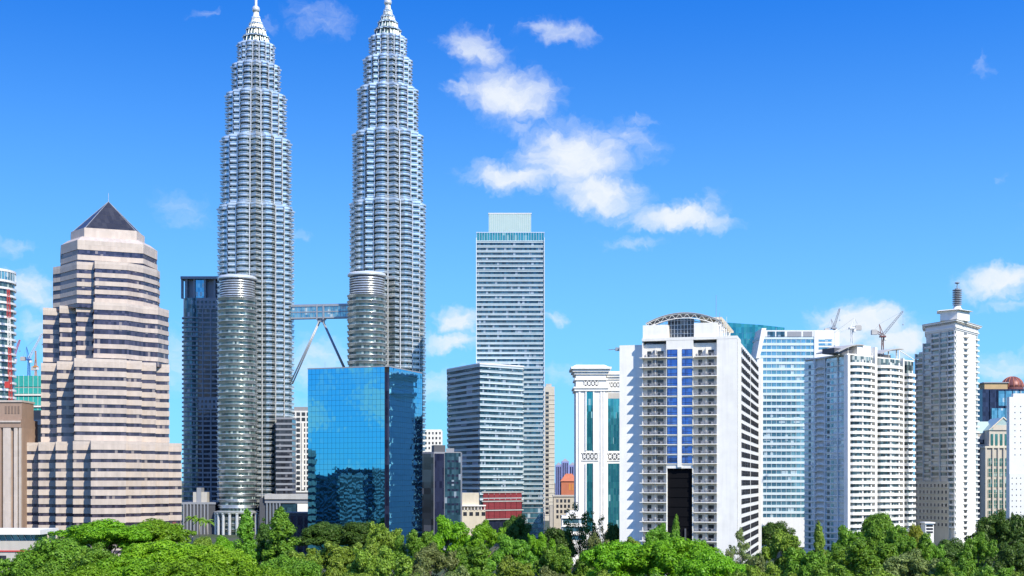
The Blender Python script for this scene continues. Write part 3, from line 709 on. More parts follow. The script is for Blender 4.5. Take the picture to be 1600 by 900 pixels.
def low_podium():
    Y = 965.0; A, B = P(284, Y), P(337, Y); f = Fc(A, B); z1 = PZ(786, Y); pl = rect(A, B, 26)
    T = Thing('dark_column_podium', 'low dark grey podium with tall columns at the foot of the slim blue-grey tower', 'building', cen(pl))
    T.part('wall', MB().prism(inset(pl, .6), 0, z1 - 1), 'greydk')
    T.part('cornice', MB().prism(pl, z1 - 1, z1 + .6), 'grey')
    for i in range(8): T.part('column', f.box(MB(), 1 + i * 2.6, 1.9 + i * 2.6, 0, z1 - 1.01, -.5, .1), 'grey')
    T.part('upper_block', f.box(MB(), f.t(300), f.t(322), z1 + .6, PZ(769, Y), -14, -3), 'greige'); T.part('lift_head', f.box(MB(), f.t(306), f.t(313), z1 + .6, PZ(762, Y), -12, -2.6), 'grey')
low_podium()

def steel_podium():
    Y = 955.0; A, B = P(405, Y), P(484, Y); f = Fc(A, B); pl = rect(A, B, 20)
    T = Thing('shopping_podium', 'grey and white podium at the right foot of the left steel tower', 'podium', cen(pl))
    T.part('wall', f.box(MB(), f.t(405), f.t(455), 0, PZ(778, Y), -20, -1.2), 'greydk'); T.part('cornice', f.box(MB(), f.t(414), f.L, PZ(780, Y), PZ(772, Y), -20, 1.5), 'concrete')
    T.part('soffit_band', f.box(MB(), f.t(414), f.L, PZ(786, Y), PZ(781, Y), -18, .4), 'grey')
    T.part('white_block', f.box(MB(), f.t(465), f.L, 0, PZ(787, Y), -16, 1), 'white'); T.part('shop_glazing', f.box(MB(), f.t(440), f.t(465), PZ(800, Y), PZ(787, Y), -10, -.4), 'bglass')
    for i in range(5): t = f.t(416 + i * 5); T.part('column', f.box(MB(), t, t + 1.1, 0, PZ(781, Y), -1.1, .2), 'steeldk')
    # dark striped block added for the tower's own shaded lower side
    g = Fc(P(431, 969), P(457, 969)); a = rect(g.A, g.B, 18); stack(T, a, PZ(772, 969), PZ(652, 969), 14, 1.5, 'grey', 'dglass', .4, spname='shade_block_spandrel', glname='shade_block_glazing')
steel_podium()

def grid_tower(name, label, px0, px1, Y, ytop, cols, rows, wmat, gmat, ybase=None, depth=22, pier=.35, band=.4, cat='tower', wlist=None):
    """wall with a window per bay and storey, each window set back in its opening"""
    A, B = P(px0, Y), P(px1, Y); f = Fc(A, B); z1 = PZ(ytop, Y); z0 = 0 if ybase is None else PZ(ybase, Y); pl = rect(A, B, depth)
    T = Thing(name, label, cat, cen(pl)); bw = f.L / cols; h = (z1 - z0) / rows
    T.part('wall', f.box(MB(), 0, f.L, 0, z1, -depth, -.5), 'greydk' if gmat == 'dglass' else wmat)
    o = (T.o[0], T.o[1], 0)
    wm = f.box(MB(), bw * pier * .5, bw * (1 - pier * .5), h * band * .5, h * (1 - band * .5), -.49, -.3).mesh('window', gmat, o)
    for c in range(cols):
        for r_ in range(rows): T.put('window', wm, f.step(c * bw, z0 + r_ * h))
    pm = f.box(MB(), -bw * pier * .5, bw * pier * .5, z0, z1, -.5, 0).mesh('pier', wmat, o)
    for c in range(cols + 1): T.put('pier', pm, f.step(c * bw))
    bm = f.box(MB(), 0, f.L, -h * band * .5, h * band * .5, -.5, -.06).mesh('band', wmat, o)
    for r_ in range(rows + 1): T.put('band', bm, (0, 0, z0 + r_ * h))
    return T, f, z1
T, f, z1 = grid_tower('white_grid_tower', 'white framed office tower with dark windows between left steel tower and mirror block', 454, 486, 1210, 643, 4, 15, 'cool', 'dglass', 768, band=.3, pier=.28)
T.part('centre_rib', f.box(MB(), f.L * .55, f.L * .66, PZ(765, 1210), PZ(660, 1210), .02, 1.0), 'white'); T.part('roof_plant', f.box(MB(), 3, f.L - 3, z1, z1 + 4.4, -12, -1), 'grey')
T, f, z1 = grid_tower('small_white_block', 'small white block with square windows seen between mirror block and banded tower', 657, 690, 1500, 673, 6, 8, 'white2', 'dglass', 735, pier=.5, band=.5, cat='building')

def dark_annex():
    Y = 745.0; C = P(678, Y); A = P(655, Y + 8); B = P(720, Y + 4); pl = [A, C, B, (B[0], B[1] + 20), (A[0], A[1] + 20)]
    z1 = PZ(706, Y); T = Thing('blue_grey_annex', 'low blue-grey glass building right of the mirror block with small punched windows', 'building', cen(pl))
    T.part('wall', MB().prism(pl, 0, z1), 'slate'); f = Fc(C, B); g = Fc(A, C)
    T.part('glazing', f.box(MB(), .3, f.L * .38, 2, z1 - 1, .0, .15), 'navy'); T.part('glazing', g.box(MB(), .3, g.L - .2, 2, z1 - 1, .0, .15), 'dglass')
    T.part('light_panel', f.box(MB(), f.L * .4, f.L - .1, 1, z1 - .5, .0, .2), 'bglass')
    wm = f.box(MB(), 0, f.L * .11, 0, 1.2, .2, .28).mesh('window', 'navy', (T.o[0], T.o[1], 0))
    for r_ in range(8):
        for c in range(3): T.put('window', wm, f.step(f.L * (.5 + c * .15), z1 - 6 - r_ * 4.2))
    T.part('roof_plant', f.box(MB(), .5, f.L * .45, z1 + .01, z1 + 4.0, -10, -2), 'greydk'); T.part('roof_rail', f.box(MB(), f.L * .5, f.L * .8, z1 + .01, z1 + 2.2, -4, -3.8), 'grey')
dark_annex()

def beige_low():
    Y = 835.0; f = Fc(P(719, Y), P(758, Y))
    T = Thing('cream_low_building', 'low cream building with pergola roof beside the red louvred base', 'building', f.pt(f.L / 2, -5))
    T.part('wall', f.box(MB(), 0, f.L, 0, PZ(797, Y), -12, 0), 'cream'); T.part('upper_block', f.box(MB(), f.t(721), f.t(748), PZ(797, Y) + .01, PZ(770, Y), -10, -1.5), 'cream')
    T.part('roof_slab', f.box(MB(), -.5, f.L + .5, PZ(791, Y), PZ(789, Y), -3, 1), 'white')
    for i in range(8): t = .3 + i * (f.L - .8) / 7; T.part('pergola_post', f.box(MB(), t, t + .5, PZ(797, Y), PZ(791, Y) - .01, -.6, .3), 'white')
    for i in range(4): T.part('window', f.box(MB(), 2 + i * 4, 4.4 + i * 4, PZ(806, Y), PZ(800, Y), .0, .08), 'dglass')
beige_low()

def thin_tower():
    Y = 1300.0; A, B = P(847, Y), P(866.5, Y); f = Fc(A, B); z1 = PZ(604, Y)
    T = Thing('thin_beige_tower', 'thin beige tower with one column of dark windows right of the banded tower', 'tower', f.pt(5, -5))
    T.part('wall', f.box(MB(), 0, f.L, 0, z1, -16, 0), 'beige')
    wm = f.box(MB(), f.t(852.5), f.t(857.5), 0, 2.6, .0, .15).mesh('window', 'dglass', (T.o[0], T.o[1], 0)); n = 30; h = 4.5
    lm = f.box(MB(), f.t(850), f.L + .4, 0, .4, .0, .4).mesh('ledge', 'beige', (T.o[0], T.o[1], 0))
    for i in range(n):
        z = z1 - 8 - i * h
        if z > 3: q = T.put('window', wm, (0, 0, z)); T.put('ledge', lm, (0, 0, -1), q)
    T.part('roof_block', f.box(MB(), f.t(853), f.t(862), z1 + .01, z1 + 3, -12, -2), 'greige')
thin_tower()

def far_towers():
    for px0, px1, top, lab in ((868, 878, 722, 'left of the hazy lilac towers far behind the red roof'), (877.5, 889, 716, 'tallest hazy lilac tower with pointed top far behind the red roof'), (889, 901, 722, 'right of the hazy lilac towers far behind the red roof')):
        Y = 2500.0; f = Fc(P(px0, Y), P(px1, Y)); z1 = PZ(top + 5, Y); T = Thing('far_lilac_tower', lab, 'tower', f.pt(f.L / 2, -5), group='far lilac towers')
        T.part('wall', f.box(MB(), 0, f.L, 0, z1, -14, 0), 'lilac')  # distance haze put into the lilac wall colour
        c = f.pt(f.L / 2, -7); q = f.quad(0, f.L, -14, 0); T.part('pointed_roof', MB().prism(q, z1 + .01, PZ(top, Y), [c] * 4), 'slate')
        for k in range(3): t = f.L * (.15 + k * .27); T.part('window_strip', f.box(MB(), t, t + f.L * .14, 4, z1 - 3, .0, .3), 'navy')
far_towers()

def red_roof():
    Y = 1010.0; f = Fc(P(877, Y), P(902, Y)); z1 = PZ(752, Y)
    T = Thing('red_roof_house', 'terracotta building with pitched red roof left of the white ornate tower', 'building', f.pt(f.L / 2, -5))
    T.part('wall', f.box(MB(), 0, f.L, 0, z1, -12, 0), 'terracotta')
    q = f.quad(-.8, f.L + .8, -13, .8); a, b = f.pt(f.L * .3, -6), f.pt(f.L * .7, -6); zr = PZ(740, Y); mb = MB(); P3 = [(*p, z1 + .01) for p in q]
    mb.poly([P3[0], P3[1], (*b, zr), (*a, zr)]); mb.poly([P3[1], P3[2], (*b, zr)]); mb.poly([P3[2], P3[3], (*a, zr), (*b, zr)]); mb.poly([P3[3], P3[0], (*a, zr)]); mb.poly(P3[::-1])
    T.part('roof', mb, 'terracotta')
    for i in range(3): T.part('window', f.box(MB(), 6 + i * 2.2, 7.4 + i * 2.2, z1 - 7, z1 - 2, .0, .1), 'orange')
red_roof()
def street_blocks():
    Y = 870.0; f = Fc(P(859, Y), P(898, Y)); z1 = PZ(776, Y)
    T = Thing('weathered_beige_house', 'weathered beige block below the thin beige tower', 'building', f.pt(f.L / 2, -5))
    T.part('wall', f.box(MB(), f.t(865), f.L, 0, z1, -14, 0), 'beige'); T.part('roof_slab', f.box(MB(), f.t(864), f.L + .6, z1 + .01, z1 + 1.0, -15, .6), 'greige')
    T.part('side_wing', f.box(MB(), 0, f.t(865) - .01, 0, z1 - 6, -12, -.6), 'greige')
    for r_ in range(4):
        for c in range(4): T.part('window', f.box(MB(), 4.5 + c * 2.6, 6.0 + c * 2.6, z1 - 4 - r_ * 3.6, z1 - 1.8 - r_ * 3.6, .0, .1), 'dglass')
    Y = 610.0; f = Fc(P(878, Y), P(916, Y)); z1 = PZ(806, Y)
    T = Thing('white_low_house', 'low white house with blue glazed strips in front of the ornate tower', 'building', f.pt(f.L / 2, -5))
    T.part('wall', f.box(MB(), 0, f.L, 0, z1, -10, 0), 'white')
    for k in range(3): T.part('glazed_strip', f.box(MB(), .6, f.L - .6, z1 - 3.4 - k * 4, z1 - 1.4 - k * 4, .0, .1), 'cglass'); T.part('ledge', f.box(MB(), -.3, f.L + .3, z1 - 1.2 - k * 4, z1 - .8 - k * 4, .0, .8), 'white')
    T.part('roof_block', f.box(MB(), f.L * .2, f.L * .8, z1 + .01, z1 + 2.4, -8, -2), 'cool')
street_blocks()

# ------------------------------------------------------------------ white ornate tower with teal strips
def ornate_tower():
    Y = 720.0; f = Fc(P(900, Y), P(947, Y)); z = lambda y: PZ(y, Y)
    g = Fc(P(946, Y + 5), P(985, Y + 5))
    T = Thing('ornate_white_tower', 'white tower with lattice friezes, heavy cornices and teal glass strips left of the hotel', 'skyscraper', f.pt(8, -10))
    T.part('wall', f.box(MB(), 0, f.L, 0, z(583), -22, 0), 'white'); T.part('wing_wall', g.box(MB(), 0, g.L, 0, z(592), -18, 0), 'white')
    def cornice(fc, y0, y1, out, over, nm='cornice'):
        T.part(nm, MB().prism(fc.quad(-out, fc.L + out, -23, out), z(y1), z(y0)), 'white')
    for (a, b, o) in ((611, 607, .9), (607, 604.5, 1.5), (594, 591, .8), (585, 581, .9), (581, 577, 1.9), (577, 573.5, 2.9)): T.part('cornice', MB().prism(f.quad(-o, f.L + o, -23, o), z(a), z(b) - .01), 'white')
    T.part('roof_cap', MB().prism(f.quad(-2.2, f.L + 1.6, -22, 2.0), z(573.5), z(570), f.quad(0, f.L - 1, -20, 0)), 'white2')
    for (a, b, o) in ((610, 606, .7), (592, 588, .8), (588, 584.5, 1.7), (584.5, 582, 2.4)): T.part('wing_cornice', MB().prism(g.quad(.5, g.L, -18, o), z(a), z(b) - .01), 'white')
    T.part('wing_roof_cap', MB().prism(g.quad(.5, g.L, -18, 1.6), z(582), z(579), g.quad(1, g.L, -17, .2)), 'white2')
    def lattice(fc, ta, tb, y0, y1):
        mb = MB(); za, zb = z(y1), z(y0); s = zb - za; n = max(2, round((tb - ta) / s * 1.6)); dx = (tb - ta) / n
        T.part('frieze_panel', fc.box(MB(), ta, tb, za, zb, .02, .2), 'greydk')
        for i in range(n):
            c = ta + (i + .5) * dx; zc = (za + zb) / 2; r = min(dx, s) * .5
            for q in range(8):
                a0, a1 = q * math.pi / 4, (q + 1) * math.pi / 4
                p0 = fc.pt(c + r * .62 * math.cos(a0), .35); p1 = fc.pt(c + r * .62 * math.cos(a1), .35)
                mb.tube((*p0, zc + r * .62 * math.sin(a0)), (*p1, zc + r * .62 * math.sin(a1)), .26, n=4)
            for sx in (-1, 1):
                p0 = fc.pt(c - dx / 2, .33); p1 = fc.pt(c + dx / 2, .33); mb.tube((*p0, zc + sx * s / 2), (*p1, zc - sx * s / 2), .22, n=4)
        T.part('frieze_lattice', mb, 'white')
        for zz in (za - .5, zb): T.part('frieze_rail', fc.box(MB(), ta - .5, tb + .5, zz, zz + .5, .02, .5), 'white')
    lattice(f, f.t(912), f.t(935), 594.5, 603.5); lattice(f, f.t(910), f.t(934), 708, 718.5); lattice(g, g.t(953), g.L - .5, 596.5, 604.5); lattice(g, g.t(950), g.L - .5, 708, 718.5)
    for (y0, y1) in ((612, 704), (724, 830)):
        t0, t1 = f.t(916.5), f.t(926.5); q = T.part('glass_strip', f.box(MB(), t0, t1, z(y1), z(y0), .02, .12), 'tglass')
        for k in range(1, 3): t = t0 + (t1 - t0) * k / 3; T.part('mullion', f.box(MB(), t - .09, t + .09, z(y1), z(y0), .12, .3), 'tglass', q)
        for t in (t0 - .7, t1): T.part('strip_jamb', f.box(MB(), t, t + .7, z(y1), z(y0), .02, .75), 'white')
        t0 = g.t(950); t1 = g.L - .4; q = T.part('glass_strip', g.box(MB(), t0, t1, z(y1), z(622 if y0 < 650 else y0), .02, .12), 'tglass')
        for k in range(1, 8): t = t0 + (t1 - t0) * k / 8; T.part('mullion', g.box(MB(), t - .09, t + .09, z(y1), z(622 if y0 < 650 else y0), .12, .34), 'cglass', q)
    for px in (904, 938, 942.5): t = f.t(px); T.part('pilaster', f.box(MB(), t, t + 1.1, 0, z(611), .02, .5), 'white')
    T.part('recess_band', g.box(MB(), g.t(950), g.L, z(621.5), z(613), .02, .1), 'greige')
ornate_tower()

# ------------------------------------------------------------------ blue and white office tower behind the hotel
def blue_white_tower():
    Y = 780.0; z = lambda y: PZ(y, Y); f = Fc(P(1186, Y), P(1311, Y))
    T = Thing('blue_white_office_tower', 'broad office tower with white bands and slanted teal glass corner behind the hotel', 'skyscraper', f.pt(20, -12))
    pl = rect(f.A, f.B, 26); z1 = z(526)
    stack(T, pl, 18, z1, round((z1 - 18) / 3.75), 1.55, 'cool2', 'cglass', .5)
    T.part('base_wall', MB().prism(inset(pl, .1), 0, 18), 'cool')
    T.part('crown_wall', f.box(MB(), f.t(1193), f.L, z1 + .01, z(516), -24, .2), 'cool')
    for (a, b) in ((1199, 1211), (1213, 1226), (1230, 1252), (1255, 1269)): T.part('crown_window', f.box(MB(), f.t(a), f.t(b), z(526), z(518), .21, .32), 'bglass' if a < 1228 else 'grey')
    T.part('end_wall', f.box(MB(), f.t(1272), f.L + .2, 18, z(517), -24, .45), 'cool')
    for k in range(3): T.part('end_window', f.box(MB(), f.t(1279), f.t(1300), z(546) + k * 2.4, z(546) + k * 2.4 + 1.3, .46, .6), 'cglass')
    # slanting white blade and the teal wedge
    bl = MB(); d0, d1 = -20, .9
    pts = [(f.t(1181), z(560)), (f.t(1186.5), z(560)), (f.t(1197), z(513)), (f.t(1190), z(513))]
    k = len(bl.v); bl.v += [(*f.pt(t, d1), zz) for t, zz in pts] + [(*f.pt(t, d0), zz) for t, zz in pts]
    bl.f += [(0, 1, 2, 3), (7, 6, 5, 4), (1, 0, 4, 5), (2, 1, 5, 6), (3, 2, 6, 7), (0, 3, 7, 4)]; T.part('slanted_blade', bl, 'white')
    T.part('corner_wall', f.box(MB(), f.t(1183), f.t(1192), 0, z(560), -20, .3), 'cool')
    g = Fc(P(1134, Y + 26), P(1226, Y + 18)); zz = lambda y: PZ(y, Y + 22); mb = MB()
    pts = [(0, 0), (g.L, 0), (g.L, zz(513)), (g.t(1190), zz(508)), (0, zz(502.5))]
    n = len(pts); mb.v = [(*g.pt(t, 0), a) for t, a in pts] + [(*g.pt(t, -16), a) for t, a in pts]
    mb.f = [tuple(range(n)), tuple(reversed(range(n, 2 * n)))] + [((i + 1) % n, i, n + i, n + (i + 1) % n) for i in range(n)]
    T.part('teal_wedge', mb, 'tglass'); bars = MB()
    for k in range(1, 14): t = g.L * k / 14; g.box(bars, t - .08, t + .08, zz(600), zz(513), .0, .15)
    for k in range(1, 9): g.box(bars, 0, g.L, zz(600) + k * 4, zz(600) + k * 4 + .12, .0, .16)
    T.part('wedge_bar', bars, 'cglass', kind='stuff')
    m = MB()
    for i in range(1, 13): t = f.t(1190) + i * 3.0; f.box(m, t - .08, t + .08, 18, z1, -.43, -.2)
    T.part('mullion', m, 'cool', kind='stuff')
blue_white_tower()

# ------------------------------------------------------------------ white condominium with curved balconies
def condo():
    Y = 610.0; C = P(1325, Y); T = Thing('curved_balcony_condo', 'white condominium with curved balcony tiers and pale blue glass side wing', 'apartment block', (C[0] + 8, C[1] + 14))
    z1 = PZ(556, 615); h = 2.98; n = int(z1 / h); o = (T.o[0], T.o[1], 0)
    f = Fc(P(1256, 640), C)                # shaded glass side
    gB = P(1430, 646); T.part('core_wall', MB().prism(inset([f.A, C, gB, (gB[0] - 6, gB[1] + 16), (f.A[0] + 8, f.A[1] + 20)], 1.95), 0, z1), 'white2'); T.part('side_wall', f.box(MB(), 0, f.L - 2.2, 0, z1, -2.2, -.9), 'white2')
    T.part('side_glazing', f.box(MB(), .2, f.t(1273), 0, z1 - .6, -.88, -.25), 'condo'); T.part('side_glazing', f.box(MB(), f.t(1290), f.L - .4, 0, z1 - .6, -.88, -.25), 'condo')
    sl = f.box(MB(), .1, f.L, 0, .55, -.9, .12).mesh('floor_slab', 'white', o)
    nb = MB(); ta, tb = f.t(1275), f.t(1288); pts = []
    for i in range(9): s = i / 8; pts.append(f.pt(ta + (tb - ta) * s, -.3 + 1.5 * math.sin(math.pi * min(1, s * 1.15) * .9)))
    poly = [f.pt(ta, -.85)] + pts + [f.pt(tb, -.85)]
    nb.prism(poly, 0, 1.15); nbm = nb.mesh('notch_balcony', 'white', o)
    dw = f.box(MB(), f.t(1292), f.t(1295.5), .45, 2.3, -.24, -.12).mesh('window', 'bglass', o); dw2 = f.box(MB(), f.t(1298), f.t(1301.5), .45, 2.3, -.24, -.12).mesh('window', 'cglass', o); dw3 = f.box(MB(), f.t(1263), f.t(1266), .45, 2.3, -.24, -.12).mesh('window', 'bglass', o)
    for k in range(n):
        z = k * h; T.put('floor_slab', sl, (0, 0, z)); T.put('notch_balcony', nbm, (0, 0, z + .34)); T.put('window', dw, (0, 0, z)); T.put('window', dw2, (0, 0, z)); T.put('window', dw3, (0, 0, z))
    for px in (1272.5, 1289, 1309): t = f.t(px); T.part('pier', f.box(MB(), t - .35, t + .35, 0, z1, -.8, .2), 'white')
    # bright balcony side
    g = Fc(C, P(1430, 646)); pass
    T.part('core_glazing', g.box(MB(), .25, g.L - .3, 0, z1 - .5, -1.88, -1.6), 'apt')
    lob = [(1325.5, 1365.5), (1369.5, 1409), (1410, 1430)]
    for li, (pa, pb) in enumerate(lob):
        ta, tb = g.t(pa), g.t(pb); out = []; N = 16
        for i in range(N + 1):
            s = i / N; bulge = 5.2 * math.sqrt(max(0, 1 - abs(2 * s - 1) ** 2.2)) if li < 2 else 4.6 * math.sqrt(max(0, 1 - s ** 2.2))
            out.append(g.pt(ta + (tb - ta) * s, -1.0 + bulge))
        pl = out[1:-1] if li < 2 else out[:-1]
        pl = pl + [g.pt(tb, -1.7), g.pt(ta, -1.7)]; T.part('lobe_glazing', MB().prism(inset(pl, 1.25), 0, z1 - .4), 'apt')
        top = MB().prism(pl, 0, .3); inner = inset(pl, .18); top.ring(pl, inner, .3, 1.4); me = top.mesh('balcony', 'white', o)
        dms = []
        for q in (.33, .66) if li < 2 else (.5,): t = ta + (tb - ta) * q; dms.append(g.box(MB(), t - .4, t + .4, .3, h, -1.0, 3.4 if li < 2 else 2.0).mesh('divider', 'white', o))
        for k in range(n - (0 if li < 2 else 1)):
            b = T.put('balcony', me, (0, 0, k * h))
            for dm in dms: T.put('divider', dm, (0, 0, 0), b)
    for px in (1367.5, 1325): t = g.t(px); T.part('pier', g.box(MB(), t - .9, t + .9, 0, z1 + (5 if px > 1330 else 0), -1.7, .6), 'white')
    T.part('right_pier', g.box(MB(), g.t(1409) - .3, g.t(1410) + .3, 0, z1 + 1, -1.7, 1.0), 'white')
    # roof: parapets, shells
    T.part('roof_slab', g.box(MB(), -.2, g.L + .3, z1 + .01, z1 + .7, -5, -.8), 'white'); T.part('roof_slab', f.box(MB(), 0, f.L - .2, z1 + .02, z1 + .65, -5, .3), 'white'); T.part('roof_deck', MB().prism([f.pt(2, -3), (C[0], C[1] + 5), (g.B[0] - 4, g.B[1]), (g.B[0] - 8, g.B[1] + 16), (f.A[0] + 9, f.A[1] + 20)], z1 + .03, z1 + .6), 'concrete')
    def shell(fc, a, b, zlow, zhi, nm):
        ta, tb = fc.t(a, -4), fc.t(b, -4); mb = MB(); N = 10
        for i in range(N + 1):
            s = i / N; zz = zlow + (zhi - zlow) * math.sin(s * math.pi * .55); t = ta + (tb - ta) * s
            for d in (-1.0, -14): mb.v.append((*fc.pt(t, d), zz)); mb.v.append((*fc.pt(t, d), zz + .45))
        for i in range(N):
            k = 4 * i; mb.f += [(k, k + 4, k + 5, k + 1), (k + 1, k + 5, k + 7, k + 3), (k + 2, k + 6, k + 4, k), (k + 3, k + 7, k + 6, k + 2)]
        mb.f += [(0, 1, 3, 2), (4 * N, 4 * N + 2, 4 * N + 3, 4 * N + 1)]; q = T.part(nm, mb, 'concrete')
        for s in (.15, .5, .85): t = ta + (tb - ta) * s; T.part('roof_post', fc.box(MB(), t - .25, t + .25, z1, zlow + (zhi - zlow) * math.sin(s * math.pi * .55), -3.5, -3), 'white', q)
    shell(g, 1302, 1343, PZ(552, 612), PZ(537, 612), 'roof_shell'); shell(g, 1368, 1404, PZ(552, 625), PZ(541, 625), 'roof_shell')
    T.part('roof_block', g.box(MB(), g.t(1345), g.t(1366), z1 + .7, PZ(538, 616), -12, -2), 'white'); T.part('roof_block', g.box(MB(), g.t(1312), g.t(1340), z1 + .7, PZ(546, 616), -10, -3), 'greydk'); T.part('roof_block', g.box(MB(), g.t(1372), g.t(1400), z1 + .7, PZ(548, 616), -10, -3), 'greydk')
    t = g.t(1408); T.part('roof_bracket', MB().tube((*g.pt(t, -1), z1 + 5), (*g.pt(g.L + 1, -1), z1 + 1.0), .25, n=5).tube((*g.pt(t, -1), z1 + 5), (*g.pt(t, -1), z1), .3, n=5), 'white')
condo()

# ------------------------------------------------------------------ spired apartment tower
def spired_condo():
    C = P(1493, 640); T = Thing('spired_apartment_tower', 'cream apartment tower with bracketed eaves and a ribbed antenna spire', 'apartment block', (C[0], C[1] + 14))
    f = Fc(P(1430, 668), C); g = Fc(C, P(1529, 668)); o = (T.o[0], T.o[1], 0); z = lambda y: PZ(y, 645); h = 2.83
    zt = z(516); zy = z(752); dk = 'warm2'
    # stepped shoulder of the left side
    sh = [(1430, 1434.5, 556), (1434.5, 1440.5, 544), (1440.5, 1446, 531), (1446, 1493, 516)]
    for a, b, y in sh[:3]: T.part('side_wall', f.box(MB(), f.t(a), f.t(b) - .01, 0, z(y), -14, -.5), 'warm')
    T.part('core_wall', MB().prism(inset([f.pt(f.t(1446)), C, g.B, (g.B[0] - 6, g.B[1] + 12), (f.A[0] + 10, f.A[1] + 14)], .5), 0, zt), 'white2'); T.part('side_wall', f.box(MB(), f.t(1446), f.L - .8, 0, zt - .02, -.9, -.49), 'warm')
    bays = [(1431, 1442), (1443.5, 1454.5), (1456, 1467.5), (1469, 1480.5), (1482, 1492.5)]
    tops = [546, 531, 518, 518, 518]
    for bi, (a, b) in enumerate(bays):
        ta, tb = f.t(a), f.t(b); me = f.box(MB(), ta + .15, tb - .15, 1.0, 2.55, -.48, -.36).mesh('window', 'apt', o)
        bl = f.box(MB(), ta, tb, 0, .95, -.5, -.1 if bi % 2 else .35).mesh('balcony_front', 'warm' if bi < 4 else 'white2', o)
        k = 0
        while True:
            zz = z(tops[bi]) - (k + 1) * h; k += 1
            if zz < (zy if bi < 4 else 14): break
            q = T.put('window', me, (0, 0, zz)); T.put('balcony_front', bl, (0, 0, 0), q)
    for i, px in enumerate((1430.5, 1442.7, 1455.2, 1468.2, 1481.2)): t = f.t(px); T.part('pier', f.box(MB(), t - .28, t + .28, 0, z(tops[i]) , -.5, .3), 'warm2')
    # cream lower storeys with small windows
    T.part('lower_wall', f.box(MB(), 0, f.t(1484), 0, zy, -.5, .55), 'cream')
    wm = f.box(MB(), 0, 1.1, 0, 1.5, .551, .62).mesh('small_window', 'dglass', o)
    for r_ in range(7):
        for c in range(9): T.put('small_window', wm, f.step(1.2 + c * (f.t(1484) - 3) / 8.3, zy - 2.9 - r_ * 3.3))
    lg = f.box(MB(), 0, f.t(1484), 0, .3, .55, .8).mesh('ledge', 'cream', o)
    for r_ in range(7): T.put('ledge', lg, (0, 0, zy - 3.4 - r_ * 3.3))
    # bright right side with bowed balconies
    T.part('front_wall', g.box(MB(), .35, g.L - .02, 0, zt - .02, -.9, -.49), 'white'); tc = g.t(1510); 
    bal = MB(); pts = [g.pt(tc - 3.6 + 7.2 * i / 12, -.3 + 1.9 * math.sin(math.pi * i / 12)) for i in range(13)]
    pl = pts + [g.pt(tc + 3.6, -.49), g.pt(tc - 3.6, -.49)]; bal.prism(pl, 0, .9); bm = bal.mesh('bow_balcony', 'white', o)
    wn = g.box(MB(), tc - 2.0, tc - .2, 1.0, 2.5, -.49, -.4); g.box(wn, tc + .3, tc + 1.8, 1.0, 2.5, -.49, -.4); wn = wn.mesh('window_pair', 'dglass', o)
    eb = MB(); te = g.L; eb.prism([g.pt(te - 3.4, -.49), g.pt(te - 3.4, .2), g.pt(te + .9, .2), g.pt(te + .9, -.9), g.pt(te, -.9)], 0, .85); eb = eb.mesh('end_balcony', 'white', o)
    ew = g.box(MB(), te - 2.6, te - .6, 1.0, 2.5, -.49, -.4).mesh('end_window', 'apt', o)
    cb = g.box(MB(), .3, 2.6, 0, .85, -.49, .25).mesh('corner_balcony', 'white', o); cw = g.box(MB(), .4, 2.2, .95, 2.5, -.49, -.38).mesh('corner_window', 'apt', o)
    for k in range(38):
        zz = zt - (k + 1) * h
        if zz < 3: break
        q = T.put('bow_balcony', bm, (0, 0, zz)); T.put('window_pair', wn, (0, 0, 0), q); q = T.put('end_balcony', eb, (0, 0, zz)); T.put('end_window', ew, (0, 0, 0), q); q = T.put('corner_balcony', cb, (0, 0, zz)); T.put('corner_window', cw, (0, 0, 0), q)
    # crown
    tl = f.t(1446); pl = [f.pt(tl), C, g.B, (g.B[0] - 6, g.B[1] + 12), (f.A[0] + 10, f.A[1] + 14)]
    T.part('crown_wall', MB().prism(inset(pl, .1), zt + .01, z(504)), 'cool'); T.part('crown_band', MB().prism(inset(pl, -.35), zt + .8, zt + 1.3), 'white')
    T.part('eaves', MB().prism(inset(pl, -1.3), z(504), z(502)), 'white'); T.part('eaves_fascia', MB().prism(inset(pl, -1.6), z(502), z(501.2)), 'warm2')
    for fc, ta, tb in ((f, tl, f.L), (g, 0, g.L)):
        nbk = 16
        for i in range(nbk): t = ta + (tb - ta) * (i + .5) / nbk; T.part('eaves_bracket', fc.box(MB(), t - .2, t + .2, z(506.5), z(504) - .01, -.05, 1.1), 'warm2')
    d = Fc(P(1469, 646), P(1496, 640)); e = Fc(P(1496, 640), P(1515, 648)); pp = [d.A, d.B, e.B, (e.B[0] - 3, e.B[1] + 8), (d.A[0] + 3, d.A[1] + 9)]
    T.part('penthouse', MB().prism(pp, z(501), z(486)), 'white'); T.part('penthouse_roof', MB().prism(inset(pp, -1.6), z(486), z(484.5), inset(pp, -.4)), 'white')
    c = P(1495.5, 645)
    for i in range(9): T.part('spire_ring', MB().lathe(c[0], c[1], [(1.6, z(477) + i * .92), (2.3, z(477) + .1 + i * .92), (2.3, z(477) + .38 + i * .92), (1.6, z(477) + .5 + i * .92)], 20), 'grey')
    T.part('spire_base', MB().lathe(c[0], c[1], [(3.0, z(485)), (2.0, z(482)), (1.6, z(478))], 20), 'white', smooth=True)
    T.part('spire_core', MB().tube((c[0], c[1], z(478)), (c[0], c[1], z(451)), 1.1, n=12), 'slate'); T.part('spire_mast', MB().tube((c[0], c[1], z(451)), (c[0], c[1], z(441)), .18, n=6), 'grey')
    T.part('spire_dish', MB().lathe(c[0], c[1], [(.3, z(444)), (1.3, z(442.5)), (1.3, z(441.8)), (.2, z(440.5))], 14), 'grey')
